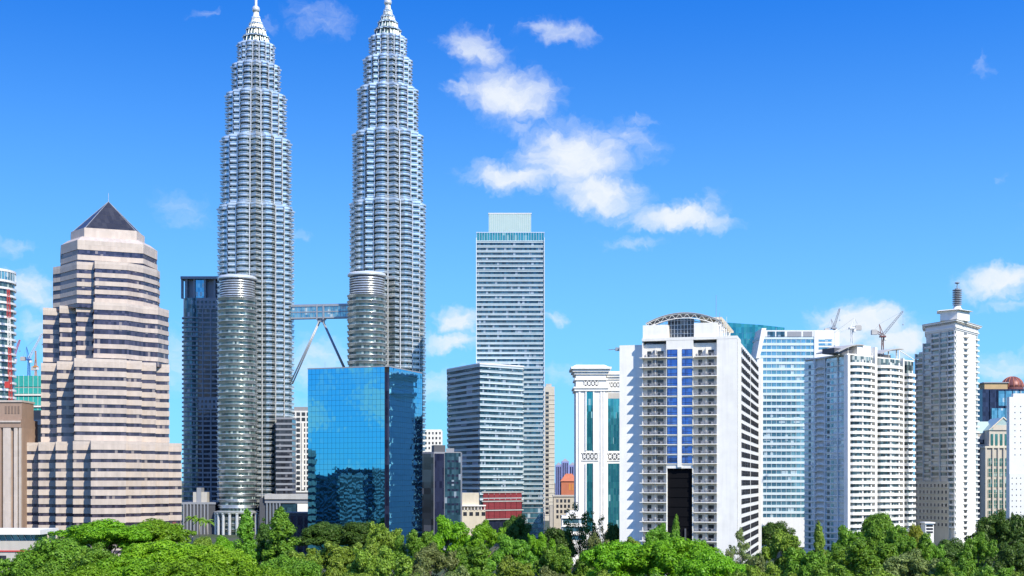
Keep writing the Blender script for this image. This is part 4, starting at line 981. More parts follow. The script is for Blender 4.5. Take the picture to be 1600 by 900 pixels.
    for a in range(4):
        x, y = c[0] + 1.3 * math.cos(a * 1.57), c[1] + 1.3 * math.sin(a * 1.57); T.part('aerial', MB().tube((x, y, z(452)), (x, y, z(446)), .06, n=4), 'grey')
spired_condo()

# ------------------------------------------------------------------ far right buildings
def right_edge():
    Y = 1100.0; f = Fc(P(1535, Y), P(1640, Y)); z = lambda y: PZ(y, Y)
    T = Thing('domed_navy_tower', 'navy and cyan glass tower with a red-brown ribbed dome at the right edge', 'skyscraper', f.pt(f.L / 2, -10))
    T.part('wall', f.box(MB(), 0, f.L, 0, z(608), -26, 0), 'navy'); T.part('cyan_glazing', f.box(MB(), f.t(1560), f.L, z(634), z(611), .02, .6), 'cglass'); T.part('cyan_glazing', f.box(MB(), f.t(1549), f.L, z(662), z(638), .02, .9), 'cglass')
    T.part('tan_crown', MB().prism(f.quad(f.t(1539), f.t(1575), -16, -1), z(608) + .01, z(598.5)), 'timber'); T.part('crown_rim', MB().prism(f.quad(f.t(1537), f.t(1577), -17, 0), z(598.5), z(597)), 'slate')
    c = f.pt(f.t(1588), -9); r = PX(1605, Y) - PX(1588, Y); zb = z(608)
    T.part('dome_drum', MB().lathe(c[0], c[1], [(r, zb), (r, z(604))], 28), 'dome'); prof = [(r * math.cos(i * math.pi / 18), z(604) + r * 1.0 * math.sin(i * math.pi / 18)) for i in range(9)]
    d = T.part('dome', MB().lathe(c[0], c[1], prof, 28), 'dome', smooth=True); mb = MB()
    for q in range(14):
        a = q * math.pi / 7
        for i in range(8): (r0, z0), (r1, z1) = prof[i], prof[i + 1]; mb.tube((c[0] + r0 * 1.01 * math.cos(a), c[1] + r0 * 1.01 * math.sin(a), z0), (c[0] + r1 * 1.01 * math.cos(a), c[1] + r1 * 1.01 * math.sin(a), z1), .3, n=4)
    T.part('dome_rib', mb, 'terracotta', d, kind='stuff')
    for k in range(1, 9): t = f.L * k / 9; T.part('mullion', f.box(MB(), t - .2, t + .2, 0, z(609), .0, 1.1), 'navy')
    # gabled stone block
    Y = 815.0; f = Fc(P(1540, Y), P(1588, Y)); z = lambda y: PZ(y, Y)
    T = Thing('gabled_stone_block', 'beige stone block with glass gable roof and green windows near the right edge', 'building', f.pt(f.L / 2, -10))
    zt = z(700); T.part('wall', f.box(MB(), 0, f.L, 0, zt, -24, -.4), 'beige'); T.part('cornice', f.box(MB(), -.6, f.L, zt + .01, zt + 1.2, -24, .6), 'cream')
    T.part('attic_wall', f.box(MB(), f.t(1547), f.L, zt + 1.21, z(672), -22, -1.2), 'beige')
    o = (T.o[0], T.o[1], 0); xs = [1544.5, 1553, 1561.5, 1570, 1577]
    for px in xs:
        t0, t1 = f.t(px), f.t(px + 5.6)
        me = f.box(MB(), t0, t1, 0, 4.9, -.39, -.2).mesh('window', 'green', o); fr = MB()
        for t in (t0 - .15, (t0 + t1) / 2 - .08, t1): f.box(fr, t, t + .16, 0, 4.9, -.38, .02)
        f.box(fr, t0, t1, 2.4, 2.6, -.38, -.05); fr = fr.mesh('window_frame', 'cream', o)
        for r_ in range(8):
            zz = z(716) - 6.7 * r_ - 4.9
            if zz > 1: q = T.put('window', me, (0, 0, zz)); T.put('window_frame', fr, (0, 0, 0), q)
    for px in (1540.5, 1551.5, 1560, 1568.6, 1577): t = f.t(px); T.part('pilaster', f.box(MB(), t - .5, t + .5, 0, zt, -.4, .5), 'beige')
    for px in (1549, 1556, 1563.5, 1571, 1578): t = f.t(px); T.part('attic_window', f.box(MB(), t, t + 1.6, z(696), z(678), -1.19, -1.0), 'green')
    a, b, mdl = f.t(1546), f.t(1590), f.t(1568); mb = MB(); za, zp = z(672), z(652)
    for d in (-.6, -22): mb.v += [(*f.pt(a, d), za), (*f.pt(b, d), za), (*f.pt(mdl, d), zp)]
    mb.f = [(0, 1, 2), (5, 4, 3), (0, 2, 5, 3), (2, 1, 4, 5), (1, 0, 3, 4)]; T.part('gable_roof', mb, 'greenglass')
    mb = MB(); mb.tube((*f.pt(a, -.4), za), (*f.pt(mdl, -.4), zp), .45, n=5).tube((*f.pt(mdl, -.4), zp), (*f.pt(b, -.4), za), .45, n=5); T.part('gable_frame', mb, 'cream')
    T.part('gable_wall', MB().prism(f.quad(f.t(1552), f.t(1584), -1, -.45), za + .01, z(664)), 'beige')
    f2 = Fc(P(1526, Y + 10), P(1546, Y + 10)); T.part('side_wing', f2.box(MB(), 0, f2.L, 0, z(676), -16, 0), 'greige'); T.part('side_roof', MB().prism(f2.quad(-.5, f2.L + 1, -17, .5), z(676), z(657), f2.quad(f2.L * .3, f2.L + 1, -12, -5)), 'greenglass')
    for r_ in range(9): T.part('side_window', f2.box(MB(), 1.2, f2.L - .8, z(686) - r_ * 5.5 - 3, z(686) - r_ * 5.5, .0, .12), 'dglass')
    # blank pale block with roof plants
    Y = 720.0; f = Fc(P(1577.5, Y), P(1650, Y)); z = lambda y: PZ(y, Y)
    T = Thing('pale_blank_block', 'pale grey blank-walled block with tiny square openings at the right edge', 'building', f.pt(f.L / 2, -8))
    T.part('wall', f.box(MB(), 0, f.L, 0, z(740), -5, 0), 'cool'); T.part('upper_wall', f.box(MB(), f.t(1577.8), f.L, z(740) + .01, z(620), -4.8, -.6), 'cool'); T.part('parapet', f.box(MB(), f.t(1585), f.L, z(620) + .01, z(614.5), -4.6, -1.4), 'white2')
    wm = f.box(MB(), 0, .5, 0, .65, -.05, .04).mesh('opening', 'blackf', (T.o[0], T.o[1], 0))
    for r_ in range(9):
        for c in range(2): T.put('opening', wm, (f.u[0] * (3.0 + c * 3), -.6 + .6 - .57 if False else f.u[1] * 3, z(636) - r_ * 3.5) if False else tuple(a + b for a, b in zip(f.step(3.0 + c * 3.2, z(636) - r_ * 3.4), (-f.n[0] * .6, -f.n[1] * .6, 0))))
    for r_ in range(9):
        for c in range(3): T.put('opening', wm, f.step(1.2 + c * 2.4, z(748) - r_ * 3.2))
right_edge()

# ------------------------------------------------------------------ left edge
def left_edge():
    Y = 581.0; f = Fc(P(-60, Y), P(33.3, Y)); z = lambda y: PZ(y, Y)
    T = Thing('brown_stone_block', 'brown stone block with tall vertical fins left of the stepped tower', 'building', f.pt(f.L / 2, -10))
    T.part('wall', f.box(MB(), 0, f.L, 0, z(668), -20, -1.0), 'brown'); T.part('frieze', f.box(MB(), 0, f.L, z(668) + .01, z(655), -20, .4), 'brown'); T.part('frieze_ledge', f.box(MB(), 0, f.L, z(660), z(657.5), .41, .9), 'tan2')
    T.part('attic', f.box(MB(), 0, f.t(32), z(655) + .01, z(628), -16, -1.5), 'brown'); T.part('attic_cap', f.box(MB(), 0, f.t(32.8), z(628) + .01, z(625), -17, -1.0), 'tan2')
    for k in range(5): t = f.t(6 + k * 5); T.part('attic_slot', f.box(MB(), t, t + .7, z(646), z(634), -1.49, -1.3), 'browndk')
    for px, wd in ((-40, 14), (-14, 16), (5, 12), (22, 5.5), (29.5, 3.5)): t = f.t(px); T.part('fin', f.box(MB(), t, f.t(px + wd), 0, z(668), -.99, .2), 'tan2' if px > 0 else 'brown')
    e = Fc(P(20, 668), P(70, 668)); ze = lambda y: PZ(y, 668)
    T.part('rear_wing', e.box(MB(), 0, e.L, 0, ze(641), -14, 0), 'brown'); T.part('rear_ledge', e.box(MB(), 0, e.L, ze(664), ze(656), .01, .6), 'tan2')
    for k in range(5): T.part('rear_window', e.box(MB(), e.t(37 + k * 6.4), e.t(41.6 + k * 6.4), ze(694), ze(668), .01, .1), 'dglass')
    for px in (-24, 0, 18.5, 27.7): t = f.t(px); T.part('dark_slot', f.box(MB(), t, t + (1.0 if px > 10 else 1.5), 0, z(669), -.99, -.9), 'browndk')
    # netted building under construction
    Y = 830.0; f = Fc(P(7, Y), P(74, Y)); z = lambda y: PZ(y, Y)
    T = Thing('netted_construction_block', 'unfinished block wrapped in teal netting beneath the cranes', 'building', f.pt(f.L / 2, -8))
    T.part('frame', f.box(MB(), .3, f.L, 0, z(590), -18, -.4), 'concrete')
    for y0, y1 in ((587, 604), (606, 615), (619, 633), (637, 650)): T.part('net', f.box(MB(), 0, f.L, z(y1), z(y0), -.38, 0), 'teal')
    for y0 in (616, 634): T.part('slab_edge', f.box(MB(), -.6, f.L, z(y0 + 2.2), z(y0), -17, .8), 'white')
    for k in range(9): t = k * f.L / 9; T.part('scaffold_pole', f.box(MB(), t, t + .16, z(652), z(586), .02, .18), 'cool')
    # round glass tower
    Y = 770.0; c = P(-22, Y); r = 16.9; z1 = PZ(440, Y); T = Thing('round_glass_tower', 'round pale glass tower with ringed balconies at the left edge', 'skyscraper', c)
    n = round(z1 / 4.3); h = z1 / n; T.part('glazing', MB().prism(circ(c[0], c[1], r - .8, 48), 0, z1), 'pt')
    me = MB().lathe(c[0], c[1], [(r - .7, 0), (r + .3, .1), (r + .3, 1.35), (r - .7, 1.4)], 48).mesh('balcony_ring', 'cool', (c[0], c[1], 0), False)
    for i in range(n): T.put('balcony_ring', me, (0, 0, (i + 1) * h - 1.4))
    T.part('crown_glazing', MB().lathe(c[0], c[1], [(r - .4, z1 + .1), (r - .1, PZ(428, Y))], 48), 'cglass'); T.part('crown_rim', MB().lathe(c[0], c[1], [(r - .6, PZ(428, Y)), (r + .2, PZ(427.5, Y)), (r + .2, PZ(424, Y)), (r - 2, PZ(423, Y))], 48), 'cool')
    mb = MB()
    for i in range(48): a = i * math.pi / 24; mb.tube((c[0] + r * math.cos(a), c[1] + r * math.sin(a), z1), (c[0] + r * math.cos(a), c[1] + r * math.sin(a), PZ(427, Y)), .12, n=4)
    T.part('crown_mullion', mb, 'cool', kind='stuff')
left_edge()

# ------------------------------------------------------------------ cranes and hoist
def lattice_bar(mb, a, b, w, n):
    a = Vector(a); b = Vector(b); d = (b - a).normalized(); s = d.cross(Vector((0, 1, 0)))
    s = (s if s.length > .1 else Vector((1, 0, 0))).normalized() * w / 2; q = d.cross(s).normalized() * w / 2
    cs = (s + q, s - q, -s - q, -s + q)
    for c in cs: mb.tube(a + c, b + c * .6, w * .09, n=4)
    for i in range(n):
        p, r = a.lerp(b, i / n), a.lerp(b, (i + 1) / n)
        for k in range(4): mb.tube(p + cs[k] * (1 - .4 * i / n), r + cs[(k + 1) % 4] * (1 - .4 * (i + 1) / n), w * .06, n=3)
def crane(label, px, Y, ybase, yhead, jib, counter, mast='redp', jibm='redp', zfoot=None, w=1.5):
    x = PX(px, Y); zb = PZ(ybase, Y) if zfoot is None else zfoot; zh = PZ(yhead, Y); T = Thing('tower_crane', label, 'crane', (x, Y), zb, group='tower cranes')
    mb = MB(); lattice_bar(mb, (x, Y, zb), (x, Y, zh), w, 12); T.part('mast', mb, mast)
    T.part('slewing_platform', MB().box(x - w, x + w, Y - w, Y + w, zh, zh + .8), mast); T.part('cab', MB().box(x + w * .5, x + w * 1.3, Y - 1.2, Y + 1.2, zh - 1.6, zh - .05).box(x + w * .45, x + w * 1.35, Y - 1.3, Y + 1.3, zh - .04, zh + .12), 'cool')
    jp = (PX(jib[0], Y), Y, PZ(jib[1], Y)); mb = MB(); lattice_bar(mb, (x, Y, zh + 1), jp, w * .8, 14); T.part('jib', mb, jibm)
    cp = (PX(counter[0], Y), Y, PZ(counter[1], Y)); mb = MB(); lattice_bar(mb, (x, Y, zh + 1), cp, w * .9, 5); T.part('counter_jib', mb, mast)
    T.part('counterweight', MB().box(cp[0] - 1.6, cp[0] + 1.6, Y - 1, Y + 1, cp[2] - 2.4, cp[2] - .1).box(cp[0] - 1.3, cp[0] + 1.3, Y - .8, Y + .8, cp[2] - .1, cp[2] + .3), 'concrete')
    top = (x + (cp[0] - x) * .4, Y, max(zh + 6, (zh + jp[2]) / 2 if jp[2] > zh + 8 else zh + 6))
    T.part('apex_frame', MB().tube((x - .8, Y, zh + .8), top, .2, n=4).tube((x + .8, Y, zh + .8), top, .2, n=4), mast); T.part('stay_cable', MB().tube(top, jp, .07, n=4).tube(top, cp, .07, n=4), 'steeldk')
    T.part('hook_line', MB().tube(jp, (jp[0], jp[1], jp[2] - 7), .06, n=4).box(jp[0] - .3, jp[0] + .3, jp[1] - .3, jp[1] + .3, jp[2] - 7.8, jp[2] - 7), 'steeldk')
    return T
NET = PZ(589, 835)
crane('red and blue crane nearest the round glass tower, its jib raised steeply right', 21, 842, 589, 561, (31, 531), (16, 557), 'bluep', 'redp', NET)
crane('red crane with blue mast in the middle, long jib raised towards the stepped tower', 45, 846, 589, 563, (66, 521), (36, 558), 'bluep', 'cool', NET)
crane('small orange mast crane closest to the stepped tower', 56, 838, 589, 574, (55.6, 548), (53, 573), 'orange', 'orange', NET, 1.3)
crane('dark crane on the blue and white tower, leftmost on that roof', 1303, 800, 520, 514, (1312, 482), (1292, 514), 'slate', 'grey', PZ(520, 795))
crane('pale hammerhead crane with level jib above the curved balcony condominium', 1331, 690, 548, 514, (1304, 519), (1341, 509), 'cool', 'cool', 20)
crane('red and white crane with slanting jib between condominium and spired tower', 1379, 700, 548, 527, (1411, 486), (1366, 516), 'dome', 'grey', 20)
def hoist():
    Y = 750.0; x = PX(13, Y); T = Thing('hoist_mast', 'red and white hoist mast climbing the round glass tower', 'hoist', (x, Y))
    z0, z1 = 0, PZ(452, Y); n = 9
    for i in range(n):
        a = z0 + (z1 - z0) * i / n; b = z0 + (z1 - z0) * (i + 1) / n; mb = MB(); lattice_bar(mb, (x + 3.2 * (1 - i / n), Y, a), (x + 3.2 * (1 - (i + 1) / n), Y, b), 1.7, 8)
        T.part('mast_section', mb, 'white' if i % 3 == 1 else 'redp')
    T.part('hoist_car', MB().box(x - 1.2, x + 1.6, Y - 2.6, Y - 1.3, z1 * .62, z1 * .62 + 3.4).box(x - 1.3, x + 1.7, Y - 2.7, Y - 1.2, z1 * .62 + 3.4, z1 * .62 + 3.7), 'redp')
hoist()

# ------------------------------------------------------------------ near low structures
def pavilion():
    Y = 392.0; f = Fc(P(-90, Y), P(66, Y)); z = lambda y: PZ(y, Y)
    T = Thing('flat_roof_pavilion', 'low pavilion with white flat roof and teal glazed strip at the left edge', 'pavilion', f.pt(f.L / 2, -6))
    T.part('wall', f.box(MB(), 0, f.L - 1.5, 0, z(845), -12, 0), 'greige'); T.part('glazed_strip', f.box(MB(), 0, f.L - 2.5, z(845) + .01, z(835), -11, -.8), 'cglass')
    for k in range(14): t = f.L - 3 - k * 2.0; T.part('strut', MB().tube((*f.pt(t, -.5), z(845)), (*f.pt(t - 1, -.5), z(835)), .09, n=4), 'white')
    T.part('roof_slab', f.box(MB(), 0, f.L, z(835), z(827.5), -14, 1.8), 'white'); T.part('string_course', f.box(MB(), 0, f.L - 1.4, z(862), z(860), .01, .3), 'redp')
    for k in range(4): T.part('door', f.box(MB(), f.L - 8 - k * 6, f.L - 5 - k * 6, z(890), z(868), .01, .1), 'dglass')
pavilion()
def kiosk():
    Y = 470.0; f = Fc(P(1446, Y), P(1459, Y)); T = Thing('white_gatehouse', 'small white gatehouse among trees below the cream apartment tower', 'building', f.pt(1, -2))
    T.part('wall', f.box(MB(), 0, f.L, 0, PZ(818, Y), -5, 0), 'white'); T.part('roof_slab', f.box(MB(), -.4, f.L + .4, PZ(818, Y), PZ(816, Y), -5.4, .5), 'white')
    for k in range(3): T.part('window', f.box(MB(), .3, f.L - .3, PZ(823 + k * 5, Y), PZ(820 + k * 5, Y), .01, .08), 'dglass')
kiosk()
def dark_wall():
    Y = 705.0; f = Fc(P(430, Y), P(486, Y)); T = Thing('dark_service_block', 'low dark service block behind the tall conical trees', 'building', f.pt(8, -4))
    T.part('wall', f.box(MB(), 0, f.L, 0, PZ(802, Y), -8, 0), 'greydk'); T.part('coping', f.box(MB(), -.3, f.L, PZ(802, Y) + .01, PZ(800, Y), -8.3, .3), 'grey')
    for k in range(5): T.part('bay', f.box(MB(), 1 + k * 3.8, 3.6 + k * 3.8, 1, PZ(806, Y), .01, .12), 'navy')
dark_wall()

def hidden_blocks():
    f = Fc((56, 766), (132, 766)); z1 = 80.0; pl = rect(f.A, f.B, 22)  # invented block, dark so the mirror's right face reflects dark
    T = Thing('added_dark_glass_block', 'added dark glass block hidden behind the hotel, seen mirrored in the blue block', 'office block', cen(pl))
    stack(T, pl, 0, z1, 20, .9, 'slate', 'navy', .3); T.part('parapet', MB().prism(inset(pl, -.2), z1 + .02, z1 + 1), 'slate')
    for i, (x, y, w, d, h, lab) in enumerate(((-395, 300, 46, 30, 50, 'added unseen grey banded block left of the view, mirrored in the blue block'), (-330, 395, 30, 26, 44, 'added unseen lower banded block left of the view, mirrored in the blue block'), (-470, 380, 50, 30, 48, 'added unseen wide banded block farthest left of the view, mirrored in the blue block'))):
        pl = [(x - w / 2, y - d / 2), (x + w / 2, y - d / 2), (x + w / 2, y + d / 2), (x - w / 2, y + d / 2)]; T = Thing('added_banded_block', lab, 'office block', (x, y))  # unseen blocks added for the mirror front to reflect
        stack(T, pl, 0, h, round(h / 3.8), 1.5, ('grey', 'slate', 'greige')[i], 'dglass', .3); T.part('parapet', MB().prism(inset(pl, -.2), h + .02, h + 1), 'grey')
hidden_blocks()

# ------------------------------------------------------------------ trees
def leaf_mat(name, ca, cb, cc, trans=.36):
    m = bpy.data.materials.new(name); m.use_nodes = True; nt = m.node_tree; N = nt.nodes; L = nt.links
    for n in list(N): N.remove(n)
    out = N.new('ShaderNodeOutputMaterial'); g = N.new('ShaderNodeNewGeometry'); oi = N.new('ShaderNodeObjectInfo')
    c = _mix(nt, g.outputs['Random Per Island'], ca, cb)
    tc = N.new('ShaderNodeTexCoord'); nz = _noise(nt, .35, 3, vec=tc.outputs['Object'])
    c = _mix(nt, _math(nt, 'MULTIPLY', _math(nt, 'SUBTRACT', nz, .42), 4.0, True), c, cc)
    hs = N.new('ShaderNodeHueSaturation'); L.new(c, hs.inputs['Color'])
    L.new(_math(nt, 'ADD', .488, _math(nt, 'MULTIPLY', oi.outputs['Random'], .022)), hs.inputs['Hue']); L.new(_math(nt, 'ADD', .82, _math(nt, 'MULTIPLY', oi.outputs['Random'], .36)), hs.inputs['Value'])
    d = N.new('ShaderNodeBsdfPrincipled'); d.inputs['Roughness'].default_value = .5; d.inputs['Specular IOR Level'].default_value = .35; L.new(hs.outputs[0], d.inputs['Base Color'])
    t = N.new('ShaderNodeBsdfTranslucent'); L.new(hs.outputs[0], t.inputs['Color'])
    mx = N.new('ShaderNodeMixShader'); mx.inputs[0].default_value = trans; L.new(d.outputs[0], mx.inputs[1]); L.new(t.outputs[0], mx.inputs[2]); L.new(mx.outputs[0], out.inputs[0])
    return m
LM = dict(
    bright=leaf_mat('bright_green_leaf', (.13, .30, .010), (.26, .50, .018), (.18, .40, .014)),
    lime=leaf_mat('lime_green_leaf', (.17, .34, .012), (.32, .52, .022), (.25, .42, .018)),
    mid=leaf_mat('mid_green_leaf', (.085, .22, .02), (.25, .46, .036), (.16, .34, .028)),
    olive=leaf_mat('olive_green_leaf', (.13, .22, .025), (.34, .48, .05), (.22, .35, .036)),
    pale=leaf_mat('pale_grey_green_leaf', (.14, .19, .05), (.28, .34, .10), (.20, .26, .075)),
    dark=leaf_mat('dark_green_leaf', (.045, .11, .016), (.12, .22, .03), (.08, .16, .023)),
    yellow=leaf_mat('yellow_green_leaf', (.22, .28, .02), (.36, .38, .035), (.27, .33, .025)),
)
BARK = solid('bark', (.13, .10, .075), .9, var=.25, scale=1.2); BARKP = solid('pale_bark', (.32, .28, .23), .85, var=.2, scale=1.2)
def leaves(name, mat, centers, radii, per, size, seed, flat=.8, up=.45):
    g = np.random.default_rng(seed); pos, nrm = [], []
    for c, r, n in zip(centers, radii, per):
        d = g.normal(size=(n, 3)); d /= np.linalg.norm(d, axis=1)[:, None]
        rad = r * (.5 + .62 * g.random(n) ** .8); p = d * rad[:, None]; p[:, 2] *= flat
        pos.append(p + c); nn = d + g.normal(size=(n, 3)) * .34; nn[:, 2] += up; nrm.append(nn)
    pos = np.concatenate(pos); nrm = np.concatenate(nrm); nrm /= np.linalg.norm(nrm, axis=1)[:, None]; n = len(pos)
    ref = g.normal(size=(n, 3)); a = np.cross(nrm, ref); a /= np.linalg.norm(a, axis=1)[:, None]; b = np.cross(nrm, a)
    s = size * (.42 + 1.15 * g.random(n) ** 1.6)[:, None]
    v = np.empty((n, 4, 3)); droop = nrm * s * .22
    v[:, 0] = pos - a * s * .62; v[:, 1] = pos - b * s * .34 + droop; v[:, 2] = pos + a * s * .62; v[:, 3] = pos + b * s * .34 + droop
    me = bpy.data.meshes.new(name); me.vertices.add(4 * n); me.vertices.foreach_set('co', v.reshape(-1).astype(np.float32))
    me.loops.add(4 * n); me.loops.foreach_set('vertex_index', np.arange(4 * n, dtype=np.int32)); me.polygons.add(n)
    me.polygons.foreach_set('loop_start', np.arange(0, 4 * n, 4, dtype=np.int32)); me.polygons.foreach_set('loop_total', np.full(n, 4, dtype=np.int32))
    me.update(); me.materials.append(mat); return me
def crown_shape(kind, g):
    """clump centres and radii for a tree 22 m tall, crown about 14 m wide"""
    C, Rd = [], []
    if kind == 'umbrella':
        for i in range(78):
            a = g.random() * 6.283; r = 7.2 * math.sqrt(g.random()); C.append((r * math.cos(a), r * math.sin(a), 17.6 + 3.4 * math.sqrt(max(0, 1 - (r / 7.6) ** 2)) - g.random() * 2.6)); Rd.append(.75 + 1.0 * g.random())
        for i in range(22):
            a = g.random() * 6.283; r = 7 * math.sqrt(g.random()); C.append((r * math.cos(a), r * math.sin(a), 14.5 + g.random() * 3)); Rd.append(1.3)
    elif kind == 'round':
        for i in range(80):
            d = g.normal(size=3); d /= np.linalg.norm(d); d[2] = abs(d[2]) * 1.1 - .42; k = .62 + .38 * g.random() ** .5
            C.append((d[0] * 6.3 * k, d[1] * 6.3 * k, 13.6 + d[2] * 7.0 * k)); Rd.append(1.0 + 1.0 * g.random())
        for i in range(20): C.append(tuple(g.normal(size=3) * (2.4, 2.4, 2.2) + (0, 0, 13.5))); Rd.append(2.0)
    elif kind == 'lumpy':
        L = [(g.normal() * 3.7, g.normal() * 3.7, 10 + g.random() * 7.5, 1.7 + g.random() * 1.9) for _ in range(9)] + [(g.normal(), g.normal(), 17.9, 2.6)]
        for (x, y, z, r) in L:
            for i in range(12):
                d = g.normal(size=3); d /= np.linalg.norm(d); C.append((x + d[0] * r * .8, y + d[1] * r * .8, z + d[2] * r * .8)); Rd.append(.75 + .6 * g.random())
            C.append((x, y, z)); Rd.append(r * .75)
    elif kind == 'cone':
        for i in range(110):
            t = g.random() ** .75; z = 4 + 17.2 * t; r = (4.6 * (1 - t) ** .55 * min(1, .55 + t * 2)) * (.55 + .45 * g.random()); a = g.random() * 6.283
            C.append((r * math.cos(a), r * math.sin(a), z)); Rd.append(.75 + .6 * g.random())
        for i in range(14): C.append((0, 0, 5 + 14 * i / 14)); Rd.append(1.8 * (1 - i / 17))
    elif kind == 'sparse':
        for i in range(34):
            d = g.normal(size=3); d /= np.linalg.norm(d); k = .5 + .55 * g.random(); C.append((d[0] * 4.6 * k, d[1] * 4.6 * k, 14.5 + d[2] * 6.2 * k)); Rd.append(.7 + .75 * g.random())
    elif kind == 'bare':
        for i in range(46):
            d = g.normal(size=3); d /= np.linalg.norm(d); k = .35 + .7 * g.random(); C.append((d[0] * 5.0 * k, d[1] * 5.0 * k, 13.5 + d[2] * 6.8 * k)); Rd.append(.55 + .6 * g.random())
    # loose sprays standing out of the outline
    A = np.array(C); c0 = A.mean(axis=0); far = np.argsort(-np.linalg.norm(A - c0, axis=1))[:30]
    for i in g.choice(far, 14, replace=False): C.append(tuple(c0 + (A[i] - c0) * (1.08 + .16 * g.random()))); Rd.append(.45 + .3 * g.random())
    return np.array(C), np.array(Rd)
def limbs(name, kind, C, g, mat):
    mb = MB(); top = {'umbrella': 13, 'round': 13, 'lumpy': 12, 'cone': 20, 'sparse': 15, 'bare': 15}[kind]; tr = .42 if kind not in ('sparse', 'bare') else .24
    pts = [Vector((0, 0, -1.5))]
    for i in range(1, 6): pts.append(Vector((g.normal() * .25, g.normal() * .25, top * i / 5)))
    for i in range(5): mb.tube(pts[i], pts[i + 1], tr * (1.15 - .17 * i), tr * (1.15 - .17 * (i + 1)), 8)
    idx = g.choice(len(C), min(len(C), 26 if kind in ('sparse', 'bare') else 14), replace=False)
    for i in idx:
        e = Vector(C[i]); t = min(.95, max(.3, (e.z - 4) / (top + 3))); b = pts[0].lerp(pts[-1], t * .85); b = Vector((b.x, b.y, min(e.z - .5, top * t)))
        m_ = b.lerp(e, .5) + Vector((0, 0, .6)); r0 = tr * .38; mb.tube(b, m_, r0, r0 * .6, 5); mb.tube(m_, e, r0 * .6, r0 * .2, 5)
    return mb.mesh(name, mat, (0, 0, 0), True)
KINDS = {}
def proto(kind, lm, var):
    key = (kind, lm, var)
    if key not in KINDS:
        seed = sum(map(ord, kind)) * 7 + var * 101; g = np.random.default_rng(seed); C, Rd = crown_shape(kind, g)
        dens = {'umbrella': 170, 'round': 140, 'lumpy': 145, 'cone': 170, 'sparse': 110, 'bare': 75}[kind]
        per = [max(6, int(dens * r * r)) for r in Rd]; size = {'umbrella': .42, 'round': .46, 'lumpy': .47, 'cone': .42, 'sparse': .42, 'bare': .4}[kind]
        KINDS[key] = (leaves('crown', LM[lm], C, Rd, per, size, seed + 5), limbs('trunk', kind, C, g, BARKP if kind == 'sparse' else BARK))
    return KINDS[key]
WID = {'umbrella': 15.6, 'round': 14.0, 'lumpy': 14.5, 'cone': 9.6, 'sparse': 10.4, 'bare': 10.5}
def tree(kind, lm, px, ytop, wpx, Y, label, var=None, group='park trees below the skyline'):
    var = random.randrange(2) if var is None else var; cr, tk = proto(kind, lm, var); x = PX(px, Y); zb = hump(x, Y); H = PZ(ytop, Y) - zb; s = wpx / F * Y / WID[kind]
    nm = {'umbrella': 'spreading_tree', 'round': 'round_tree', 'lumpy': 'leafy_tree', 'cone': 'conical_tree', 'sparse': 'sparse_tree', 'bare': 'thin_crowned_tree'}[kind]
    r = bpy.data.objects.new(nm, None); COL.objects.link(r); r.location = (x, Y, zb); r.rotation_euler = (0, 0, random.random() * 6.283); r.scale = (s, s, H / 21.6)
    tag(r, label, 'tree', group)
    for n, me in (('trunk', tk), ('crown', cr)):
        o = bpy.data.objects.new(n, me); COL.objects.link(o); o.parent = r
        if n == 'crown': o['kind'] = 'stuff'
